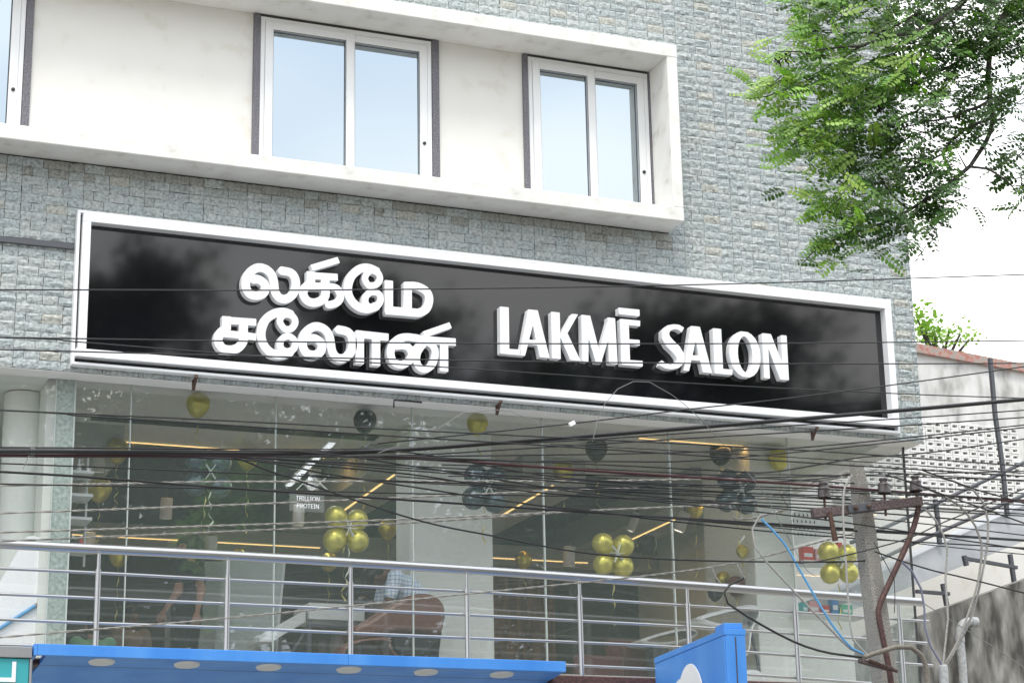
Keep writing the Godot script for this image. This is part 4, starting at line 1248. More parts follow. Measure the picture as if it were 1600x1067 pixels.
func round_prism(s: Shape, poly: PackedVector2Array, z0: float, z1: float, r: float, t: Transform3D) -> void: # rounded edges by stacked insets
	if Geometry2D.is_polygon_clockwise(poly):
		poly.reverse()
	var sm := PackedVector2Array() # corner cut twice for a soft outline
	for pass_no in 2:
		sm = PackedVector2Array()
		for k in poly.size():
			var a := poly[k]
			var b := poly[(k + 1) % poly.size()]
			sm.append(a.lerp(b, 0.25))
			sm.append(a.lerp(b, 0.75))
		poly = sm
	var rings := []
	var m := poly.size()
	for q in [[0.0, 1.0], [0.3, 0.45], [1.0, 0.0]]:
		var ring := PackedVector2Array()
		for k in m:
			var a := poly[(k + m - 1) % m]
			var b := poly[(k + 1) % m]
			var nn := Vector2((b - a).y, -(b - a).x).normalized()
			ring.append(poly[k] - nn * r * q[1])
		rings.append([q[0] * r, ring])
	var idx := Geometry2D.triangulate_polygon(rings[0][1])
	for side in 2:
		var zf := z1 if side else z0
		var dz := -1.0 if side else 1.0
		for k in range(0, idx.size(), 3):
			var pt := []
			for e in 3:
				var q: Vector2 = rings[0][1][idx[k + e]]
				pt.append(t * Vector3(q.x, q.y, zf))
			var nrm: Vector3 = (pt[1] - pt[0]).cross(pt[2] - pt[0])
			if (nrm.z > 0) == (side == 1):
				s.tri(pt[0], pt[1], pt[2])
			else:
				s.tri(pt[0], pt[2], pt[1])
		for g in 2:
			for k in m:
				var a: Vector2 = rings[g][1][k]
				var b: Vector2 = rings[g][1][(k + 1) % m]
				var c: Vector2 = rings[g + 1][1][(k + 1) % m]
				var d: Vector2 = rings[g + 1][1][k]
				var za: float = zf + dz * rings[g][0]
				var zb: float = zf + dz * rings[g + 1][0]
				if side:
					s.quad(t * Vector3(a.x, a.y, za), t * Vector3(d.x, d.y, zb), t * Vector3(c.x, c.y, zb), t * Vector3(b.x, b.y, za))
				else:
					s.quad(t * Vector3(a.x, a.y, za), t * Vector3(b.x, b.y, za), t * Vector3(c.x, c.y, zb), t * Vector3(d.x, d.y, zb))
	for k in m:
		var a: Vector2 = rings[2][1][k]
		var b: Vector2 = rings[2][1][(k + 1) % m]
		s.quad(t * Vector3(a.x, a.y, z0 + r), t * Vector3(b.x, b.y, z0 + r), t * Vector3(b.x, b.y, z1 - r), t * Vector3(a.x, a.y, z1 - r))


func balloon_shape(r: float, t: Transform3D) -> Shape:
	var pr := []
	for k in 15:
		var a := -PI / 2 + PI * k / 14
		var w := cos(a) * r
		var y := sin(a) * r
		if y < 0:
			y *= 1.0 + 0.22 * (-y / r)
			w *= 1.0 - 0.08 * (-sin(a))
		pr.append(Vector2(maxf(w, 0.0), y))
	pr[0].y = -1.2 * r
	pr.insert(0, Vector2(r * 0.02, -1.22 * r))
	pr.insert(0, Vector2(r * 0.09, -1.32 * r))
	return Shape.new().lathe(pr, t, 24)


func curl(at: Vector3, length: float, sd: int) -> Shape: # a curled ribbon hanging down
	var g := RandomNumberGenerator.new()
	g.seed = sd
	var s := Shape.new()
	var turns := length * g.randf_range(4.5, 7.5)
	var prev := []
	var r := g.randf_range(0.012, 0.026)
	for k in 40:
		var f := k / 39.0
		var a := TAU * turns * f + sd
		var rr := r * (0.25 + 0.9 * f)
		var c := at + Vector3(cos(a) * rr + sin(f * 4 + sd) * 0.02 * f, -length * f, sin(a) * rr * 0.7)
		var side := Vector3(0.006, 0.010, 0.004).rotated(Vector3.UP, a * 0.5)
		var q := [c - side * 0.7, c + side * 0.7]
		if prev:
			var th := Vector3(0, 0, 0.0012)
			s.quad(prev[0] + th, q[0] + th, q[1] + th, prev[1] + th)
			s.quad(prev[0] - th, prev[1] - th, q[1] - th, q[0] - th)
		prev = q
	return s


func single_balloon(label: String, at: Vector3, r: float, m: Material, ribbon := 0.35, sd := 1) -> void:
	var o := thing("balloon", label, "balloon", "single balloons in the salon", at)
	part(o, "skin", balloon_shape(r, Transform3D(Basis.from_euler(Vector3(0.08 * sin(sd), sd, 0.1 * cos(sd * 2.0))), Vector3.ZERO)), m)
	part(o, "ribbon", curl(Vector3(0, -1.3 * r, 0), ribbon, sd), mats.ribbon)


func cluster(label: String, at: Vector3, r: float, m: Material, ribbons: int, sd: int) -> void:
	var o := thing("balloon_cluster", label, "balloon cluster", "four-balloon clusters on the glass", at)
	var g := RandomNumberGenerator.new()
	g.seed = sd
	for k in 4:
		var a := PI / 4 + PI / 2 * k + g.randf_range(-0.12, 0.12)
		var out := Vector3(cos(a), sin(a), 0)
		var up := (out + Vector3(0, 0, g.randf_range(0.1, 0.3))).normalized()
		var x := up.cross(Vector3.BACK).normalized()
		part(o, "balloon", balloon_shape(r * g.randf_range(0.94, 1.05), Transform3D(Basis(x, up, x.cross(up)), out * r * 1.37)), m)
	var s := Shape.new()
	for k in 3:
		var a := PI / 3 * k + g.randf_range(-0.25, 0.25)
		var d := Vector3(cos(a), sin(a), 0)
		var l := g.randf_range(0.075, 0.11)
		s.beam(-d * l + Vector3(0, 0, 0.105 + k * 0.006), d * l + Vector3(0, 0, 0.11 + k * 0.007), 0.004, 0.045, 0.0, Vector3.BACK)
	part(o, "bow", s, mats.bow)
	for k in ribbons:
		part(o, "ribbon", curl(Vector3(-0.03 + 0.05 * k, -r * 1.2, 0.03), g.randf_range(0.42, 0.62), sd + k * 3), mats.ribbon if k % 2 == 0 else mats.ribbon_white)


func make_balloons() -> void:
	var c := [[[6.189,5.614], "gold", "gold balloon cluster in front of the etched emblem bay", 2], [[9.158,5.51], "gold", "gold balloon cluster on the glass of the middle bay", 1], [[11.914,5.556], "gold", "gold balloon cluster beside the utility pole", 1], [[4.755,6.095], "teal_balloon", "dark balloon cluster on the left glass below the first gold balloon", 2], [[7.71,6.133], "teal_balloon", "dark balloon cluster in front of the white pillar", 1], [[10.688,6.292], "teal_balloon", "dark balloon cluster at the right behind the tangled cables", 2]]
	for k in c.size():
		cluster(c[k][2], Vector3(c[k][0][0], c[k][0][1], -0.56), 0.118 if k < 3 else 0.122, mats[c[k][1]], c[k][3], 31 + k * 7)
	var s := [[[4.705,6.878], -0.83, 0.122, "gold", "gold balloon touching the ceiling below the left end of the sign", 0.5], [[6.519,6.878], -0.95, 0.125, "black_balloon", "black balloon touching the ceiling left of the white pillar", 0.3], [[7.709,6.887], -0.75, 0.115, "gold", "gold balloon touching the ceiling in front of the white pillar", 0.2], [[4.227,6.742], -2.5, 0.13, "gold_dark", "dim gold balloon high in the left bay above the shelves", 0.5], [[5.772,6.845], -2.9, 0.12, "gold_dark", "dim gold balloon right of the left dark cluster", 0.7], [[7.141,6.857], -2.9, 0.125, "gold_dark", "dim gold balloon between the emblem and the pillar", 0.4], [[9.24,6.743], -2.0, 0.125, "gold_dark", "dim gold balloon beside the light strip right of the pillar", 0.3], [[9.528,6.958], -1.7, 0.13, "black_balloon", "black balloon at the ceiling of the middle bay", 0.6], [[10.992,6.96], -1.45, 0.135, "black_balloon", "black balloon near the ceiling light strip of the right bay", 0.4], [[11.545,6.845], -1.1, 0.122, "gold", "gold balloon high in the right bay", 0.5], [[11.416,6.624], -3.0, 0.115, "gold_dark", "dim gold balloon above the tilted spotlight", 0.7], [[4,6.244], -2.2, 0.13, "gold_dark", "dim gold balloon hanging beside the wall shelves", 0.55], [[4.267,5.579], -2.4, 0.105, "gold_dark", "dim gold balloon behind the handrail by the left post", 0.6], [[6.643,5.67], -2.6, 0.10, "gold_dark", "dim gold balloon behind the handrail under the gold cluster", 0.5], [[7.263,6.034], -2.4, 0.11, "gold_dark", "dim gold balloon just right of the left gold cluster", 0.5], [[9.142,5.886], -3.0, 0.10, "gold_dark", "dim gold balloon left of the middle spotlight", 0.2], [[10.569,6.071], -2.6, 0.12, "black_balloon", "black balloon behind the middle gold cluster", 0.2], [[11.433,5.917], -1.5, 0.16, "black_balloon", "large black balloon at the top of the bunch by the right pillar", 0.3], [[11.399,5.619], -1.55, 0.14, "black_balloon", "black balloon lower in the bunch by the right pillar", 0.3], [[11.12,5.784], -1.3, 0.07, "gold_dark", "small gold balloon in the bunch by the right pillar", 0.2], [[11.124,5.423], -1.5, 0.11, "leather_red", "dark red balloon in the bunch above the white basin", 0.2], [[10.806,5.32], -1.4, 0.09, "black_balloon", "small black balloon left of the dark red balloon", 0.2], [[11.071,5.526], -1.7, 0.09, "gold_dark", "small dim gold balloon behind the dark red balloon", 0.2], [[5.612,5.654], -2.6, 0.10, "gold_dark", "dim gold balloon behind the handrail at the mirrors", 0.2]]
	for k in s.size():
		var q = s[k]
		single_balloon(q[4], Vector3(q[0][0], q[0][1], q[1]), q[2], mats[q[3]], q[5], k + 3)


# ---------------------------------------------------------------- people
func hand(s: Shape, wrist: Vector3, d: Vector3, palm: Vector3, k := 1.0) -> void:
	d = d.normalized()
	palm = (palm - d * palm.dot(d)).normalized() # the way the palm faces
	var w := d.cross(palm)
	var b := [[wrist, 0.024 * k, wrist + d * 0.035 * k, 0.026 * k]]
	for q in 4:
		var o: float = (q - 1.5) * 0.02 * k
		b.append([wrist + d * 0.02 * k + w * o * 0.6, 0.016 * k, wrist + d * 0.085 * k + w * o, 0.0125 * k])
	blob(s, b, 0.006, 0.008)
	for q in 4:
		var o: float = (q - 1.5) * 0.0205 * k
		var l: float = [0.066, 0.078, 0.072, 0.056][q] * k
		var a := wrist + d * 0.085 * k + w * o
		var m := a + (d * 0.85 + palm * 0.4).normalized() * l * 0.5
		blob(s, [[a, 0.0095 * k, m, 0.0088 * k], [m, 0.0088 * k, m + (d * 0.45 + palm * 0.9).normalized() * l * 0.5, 0.007 * k]], 0.004, 0.003)
	var th := wrist + d * 0.025 * k + w * 0.028 * k
	var t1 := th + (d * 0.7 + w * 0.7 + palm * 0.25).normalized() * 0.04 * k
	blob(s, [[th, 0.013 * k, t1, 0.011 * k], [t1, 0.0105 * k, t1 + (d * 0.9 + palm * 0.45).normalized() * 0.032 * k, 0.008 * k]], 0.004, 0.004)


# joints: pelvis, chest, neck, head, and per side shoulder, elbow, wrist, hip, knee, ankle; face = where the head looks
func person(label: String, j: Dictionary, face: Vector3, skin: Material, top: Material, legs: Material, sleeve := 0.55, tail := false, group := "") -> void:
	var o := thing("person", label, "person", group, Vector3(j.ankle_l.x, 4.035, j.ankle_l.z))
	var off := Vector3(j.ankle_l.x, 4.035, j.ankle_l.z)
	var q := {}
	for k in j:
		q[k] = j[k] - off
	face = face.normalized()
	var s := Shape.new()
	var b := [[q.pelvis, 0.125, q.chest, 0.135], [q.chest, 0.12, q.neck, 0.06], [q.neck, 0.055, q.head, 0.06]]
	for e in ["_l", "_r"]:
		b.append([q["shoulder" + e], 0.058, q["elbow" + e], 0.043])
		b.append([q["elbow" + e], 0.042, q["wrist" + e], 0.028])
		b.append([q.chest, 0.10, q["shoulder" + e], 0.062])
		b.append([q["hip" + e], 0.085, q["knee" + e], 0.058])
		b.append([q["knee" + e], 0.058, q["ankle" + e], 0.038])
		b.append([q["ankle" + e], 0.038, q["ankle" + e] + Vector3(face.x, 0, face.z).normalized() * 0.17 + Vector3(0, 0.01 - q["ankle" + e].y + 0.02, 0) * 0.8, 0.032])
		b.append([q.pelvis, 0.11, q["hip" + e], 0.09])
	blob(s, b, 0.02, 0.035)
	var up: Vector3 = (q.head - q.neck).normalized()
	var f: Vector3 = (face - up * face.dot(up)).normalized()
	var w := up.cross(f)
	var hc: Vector3 = q.head
	blob(s, [[hc + up * 0.035 - f * 0.02, 0.083, hc + up * 0.03 + f * 0.025, 0.075], [hc - up * 0.03 + f * 0.03, 0.062, hc - up * 0.085 + f * 0.055, 0.035], [hc - up * 0.10, 0.056, hc - up * 0.02, 0.062],
		[hc + up * 0.02 + f * 0.088, 0.010, hc - up * 0.018 + f * 0.112, 0.013], [hc - up * 0.018 + f * 0.098 + w * 0.01, 0.010, hc - up * 0.018 + f * 0.098 - w * 0.01, 0.010],
		[hc - up * 0.052 + f * 0.088 + w * 0.016, 0.008, hc - up * 0.052 + f * 0.088 - w * 0.016, 0.008], [hc + up * 0.04 + f * 0.088 + w * 0.03, 0.010, hc + up * 0.04 + f * 0.088 - w * 0.03, 0.010],
		[hc + w * 0.083 + up * 0.02, 0.014, hc + w * 0.085 - up * 0.02, 0.010], [hc - w * 0.083 + up * 0.02, 0.014, hc - w * 0.085 - up * 0.02, 0.010]], 0.009, 0.012)
	for e in ["_l", "_r"]:
		var d: Vector3 = q["wrist" + e] - q["elbow" + e]
		hand(s, q["wrist" + e], d, Vector3(0, -0.3, 0) + (q.chest - q["wrist" + e]).normalized())
	var body := part(o, "body", s, skin)
	var eyes := Shape.new()
	for e in [-1.0, 1.0]:
		eyes.lathe([Vector2(0, -0.010), Vector2(0.008, -0.006), Vector2(0.010, 0), Vector2(0.008, 0.006), Vector2(0, 0.010)], Transform3D(Basis.IDENTITY, hc + up * 0.018 + f * 0.087 + w * 0.031 * e), 8)
	part(body, "eyes", eyes, mats.eye)
	var t := Shape.new()
	var tb := [[q.pelvis, 0.150, q.chest, 0.158], [q.chest, 0.14, q.chest.lerp(q.neck, 0.7), 0.085]]
	for e in ["_l", "_r"]:
		tb.append([q["shoulder" + e], 0.076, q["shoulder" + e].lerp(q["elbow" + e], sleeve * 1.6), 0.068])
		tb.append([q.chest, 0.12, q["shoulder" + e], 0.08])
	blob(t, tb, 0.018, 0.03)
	part(body, "shirt", t, top)
	var l := Shape.new()
	var lb := []
	for e in ["_l", "_r"]:
		lb.append([q["hip" + e], 0.105, q["knee" + e], 0.076])
		lb.append([q["knee" + e], 0.076, q["ankle" + e] + (q["knee" + e] - q["ankle" + e]) * 0.08, 0.058])
		lb.append([q.pelvis, 0.135, q["hip" + e], 0.11])
	blob(l, lb, 0.02, 0.03)
	part(body, "trousers", l, legs)
	var h := Shape.new()
	var hb := [[hc + up * 0.06 - f * 0.035, 0.088, hc + up * 0.065 + f * 0.03, 0.072], [hc - f * 0.05, 0.075, hc - up * 0.045 - f * 0.05, 0.058]]
	if tail:
		hb.append([hc + up * 0.09 - f * 0.10, 0.045, hc + up * 0.02 - f * 0.16, 0.05])
		hb.append([hc + up * 0.02 - f * 0.15, 0.05, hc - up * 0.20 - f * 0.14, 0.03])
	blob(h, hb, 0.012, 0.02)
	part(body, "hair", h, mats.hair)


func standing(x: float, y: float, z: float, h: float, face: Vector3) -> Dictionary:
	var f := face.normalized()
	var w := Vector3.UP.cross(f)
	var k := h / 1.7
	var o := Vector3(x, y, z)
	var j := {"pelvis": o + Vector3(0, 0.95 * k, 0), "chest": o + Vector3(0, 1.25 * k, 0), "neck": o + Vector3(0, 1.44 * k, 0), "head": o + Vector3(0, 1.58 * k, 0) + f * 0.03}
	for e in [["_l", 1.0], ["_r", -1.0]]:
		var s: Vector3 = w * e[1]
		j["shoulder" + e[0]] = o + Vector3(0, 1.38 * k, 0) + s * 0.18 * k
		j["elbow" + e[0]] = o + Vector3(0, 1.10 * k, 0) + s * 0.23 * k
		j["wrist" + e[0]] = o + Vector3(0, 0.90 * k, 0) + s * 0.22 * k + f * 0.16
		j["hip" + e[0]] = o + Vector3(0, 0.90 * k, 0) + s * 0.09 * k
		j["knee" + e[0]] = o + Vector3(0, 0.48 * k, 0) + s * 0.10 * k + f * 0.02
		j["ankle" + e[0]] = o + Vector3(0, 0.07, 0) + s * 0.10 * k
	return j


func make_people() -> void:
	var j := standing(4.93, 4.035, -2.0, 1.70, Vector3(-0.75, 0, -0.65))
	j.elbow_r = Vector3(4.98, 5.12, -1.66)
	j.wrist_r = Vector3(4.93, 4.88, -1.60)
	person("woman in black with tied dark hair standing behind the left bay of the railing", j, Vector3(-0.75, -0.25, -0.65), mats.skin, mats.black_cloth, mats.black_cloth, 0.35, true, "people in the salon")
	j = seated(Vector3(5.55, 4.26, -3.1), Vector3(-0.6, 0, 0.75))
	person("seated person in dark clothes with bare forearms beside the second railing post", j, Vector3(-0.5, -0.3, 0.75), mats.skin, mats.black_cloth, mats.black_cloth, 0.35, false, "people in the salon")
	# bending over the chair
	j = bender()
	person("man in a white and blue checked shirt bending over the brown chair", j, Vector3(-0.72, -0.65, -0.1), mats.skin_dark, mats.check, mats.black_cloth, 0.5, false, "people in the salon")
	# seated, only head and shoulders above the canopy
	j = seated(Vector3(4.33, 4.035, -4.0), Vector3(0, 0, -1))
	person("seated person with dark hair and teal top low in the left bay", j, Vector3(0, 0, -1), mats.skin, mats.teal_cloth, mats.grey_cloth, 0.4, false, "people in the salon")
	j = seated(Vector3(4.80, 4.20, -4.3), Vector3(0.3, 0, 1))
	person("seated person with dark hair and grey top behind the seated teal one", j, Vector3(0.3, -0.2, 1), mats.skin_dark, mats.grey_cloth, mats.grey_cloth, 0.4, false, "people in the salon")
	# lying back in the brown chair
	j = seated(Vector3(6.75, 4.16, -1.62), Vector3(-0.9, 0, 0.2))
	j.neck = Vector3(6.66, 4.80, -1.50)
	j.head = Vector3(6.66, 4.95, -1.46)
	person("customer with dark hair reclining behind the brown chair", j, Vector3(-0.2, 0.3, 1.0), mats.skin_dark, mats.grey_cloth, mats.grey_cloth, 0.5, false, "people in the salon")


func bender() -> Dictionary:
	var z0 := -1.17
	var j := {"pelvis": Vector3(7.52, 5.03, z0), "chest": Vector3(7.26, 5.26, z0), "neck": Vector3(7.05, 5.40, z0 + 0.02), "head": Vector3(6.95, 5.42, z0 + 0.02)}
	for e in [["_l", 0.17], ["_r", -0.17]]:
		var z: float = z0 + e[1]
		j["shoulder" + e[0]] = Vector3(7.11, 5.355, z)
		j["elbow" + e[0]] = Vector3(7.04, 5.12, z + 0.01)
		j["wrist" + e[0]] = Vector3(6.95, 4.99, z - 0.04)
		j["hip" + e[0]] = Vector3(7.56, 4.98, z0 + e[1] * 0.5)
		j["knee" + e[0]] = Vector3(7.52, 4.54, z0 + e[1] * 0.55)
		j["ankle" + e[0]] = Vector3(7.60, 4.105, z0 + e[1] * 0.55)
	for k in j:
		j[k] += Vector3(-0.24, 0.0 if k.begins_with("ankle") else -0.115, 0)
	j.head += Vector3(-0.01, -0.05, 0)
	return j


func seated(o: Vector3, face: Vector3) -> Dictionary: # o = floor point under the pelvis, its y the height that the seat sinks or lifts
	var f := face.normalized()
	var w := Vector3.UP.cross(f)
	var j := {"pelvis": o + Vector3(0, 0.42, 0), "chest": o + Vector3(0, 0.70, 0), "neck": o + Vector3(0, 0.88, 0), "head": o + Vector3(0, 1.02, 0) + f * 0.02}
	for e in [["_l", 1.0], ["_r", -1.0]]:
		var s: Vector3 = w * e[1]
		j["shoulder" + e[0]] = o + Vector3(0, 0.83, 0) + s * 0.18
		j["elbow" + e[0]] = o + Vector3(0, 0.58, 0) + s * 0.22 + f * 0.05
		j["wrist" + e[0]] = o + Vector3(0, 0.52, 0) + s * 0.14 + f * 0.27
		j["hip" + e[0]] = o + Vector3(0, 0.42, 0) + s * 0.10
		j["knee" + e[0]] = o + Vector3(0, 0.44, 0) + s * 0.12 + f * 0.42
		j["ankle" + e[0]] = Vector3(0, 4.10, 0) + Vector3(o.x, 0, o.z) + s * 0.12 + f * 0.44
	return j


# ---------------------------------------------------------------- pole and wires
func make_pole() -> void:
	var z := 3.0
	var p := thing("utility_pole", "leaning grey concrete utility pole with a rusty crossarm in front of the glass corner", "utility pole", "", Vector3(10.44, 0, z))
	var d := (Vector3(10.007, 5.795, 0) - Vector3(10.44, 0, 0))
	var s := Shape.new()
	var rows := 14
	var prev := []
	for k in rows + 1:
		var f := float(k) / rows
		var h := lerpf(0.148, 0.072, f)
		if k == rows:
			h -= 0.02
		var c := d * f
		var e := h * 0.28
		var ring := []
		for q in [[h, h - e], [h - e, h], [e - h, h], [-h, h - e], [-h, e - h], [e - h, -h], [h - e, -h], [h, e - h]]:
			ring.append(c + Vector3(q[0], 0, q[1]).rotated(Vector3.UP, 0.25) * (1.0 + rng.randf_range(-0.015, 0.015)))
		if prev:
			for q in 8:
				var w := (q + 1) % 8
				s.face(prev[q], prev[w], ring[w], ring[q], d * (f - 0.5 / rows))
		prev = ring
	var tip := d * 1.006
	for q in 8:
		s.tri(prev[q], tip, prev[(q + 1) % 8])
	part(p, "shaft", s, mats.pole)
	var o := Vector3(-10.44, 0, -z)
	var arm := onz([9.408,5.239,10.573,5.427], 3.17)
	part(p, "crossarm", Shape.new().beam(arm[0] + o, arm[1] + o, 0.07, 0.085, 0.006), mats.crossarm)
	part(p, "crossarm_plate", Shape.new().beam(arm[0].lerp(arm[1], 0.30) + o + Vector3(0, 0, 0.045), arm[0].lerp(arm[1], 0.52) + o + Vector3(0, 0, 0.045), 0.02, 0.075, 0.004), mats.rail_dark)
	for k in 2:
		part(p, "bolt", Shape.new().lathe([Vector2(0, -0.02), Vector2(0.022, -0.02), Vector2(0.022, 0.015), Vector2(0, 0.015)], Transform3D(Basis(Vector3.RIGHT, PI / 2), arm[0].lerp(arm[1], 0.36 + 0.12 * k) + o + Vector3(0, 0, 0.065)), 8), mats.rust)
	part(p, "brace", Shape.new().tube(smooth(onz([10.583,5.408,10.467,5.113,10.103,4.494,10.061,4.393,10.081,4.22,10.133,3.878,10.152,3.622], 3.12), 0.06), 0.027, 0.027, 10), mats.maroon)
	for k in p.get_child_count():
		if p.get_child(k).name == "brace":
			p.get_child(k).position = o
	var low := onz([9.776,3.931,10.115,3.861], 3.2)
	part(p, "clamp", Shape.new().beam(low[0] + o, low[1] + o, 0.05, 0.04, 0.004), mats.crossarm)
	part(p, "clamp", Shape.new().beam(low[0] + o + Vector3(0.08, 0.0, 0.03), low[1] + o + Vector3(0.03, -0.02, 0.03), 0.03, 0.025, 0.004), mats.rust)
	var n := 0
	for q in [[9.542,5.347], [10.181,5.427], [10.528,5.473]]:
		var ins := part(p, "insulator", Shape.new().lathe([Vector2(0.062, 0.045), Vector2(0.064, 0.055), Vector2(0.052, 0.12), Vector2(0.058, 0.125), Vector2(0.055, 0.14), Vector2(0.035, 0.150), Vector2(0.033, 0.165), Vector2(0.045, 0.172), Vector2(0.042, 0.19), Vector2(0, 0.20)], Transform3D(), 8 if n == 1 else 16), mats.insulator, Vector3(q[0], q[1], 3.17) + o)
		part(ins, "pin", Shape.new().lathe([Vector2(0.0, -0.16), Vector2(0.012, -0.16), Vector2(0.012, 0.10), Vector2(0, 0.10)], Transform3D(), 8), mats.rust)
		n += 1
	part(p, "lower_pin", Shape.new().tube(onz([9.559,5.255,9.6,4.995], 3.22), 0.02, 0.028, 8), mats.rust, o)


func strand_shape(pts: PackedVector3Array, r: float) -> Shape: # two wires twisted round each other
	var c := smooth(pts, 0.02)
	var s := Shape.new()
	for k in 2:
		var h := PackedVector3Array()
		var a := PI * k
		for q in c.size():
			h.append(c[q] + Vector3(0, cos(a), sin(a)) * r * 0.55)
			a += 0.6
		s.tube(h, r * 0.62, r * 0.62, 5, false)
	return s


func wire(label: String, kind: String, z: float, width: float, xy: Array, group := "cables along the street") -> void: # width in millimetres
	var pts := onz(xy, z)
	var r := width / (1750.0 if kind == "cable" and width < 20 else 2000.0)
	var s: Shape
	if kind == "strand":
		s = strand_shape(pts, r)
	else:
		s = Shape.new().tube(smooth(pts, 0.12), r, r, 7)
	single("cable", label, "cable", s, mats[kind], group)


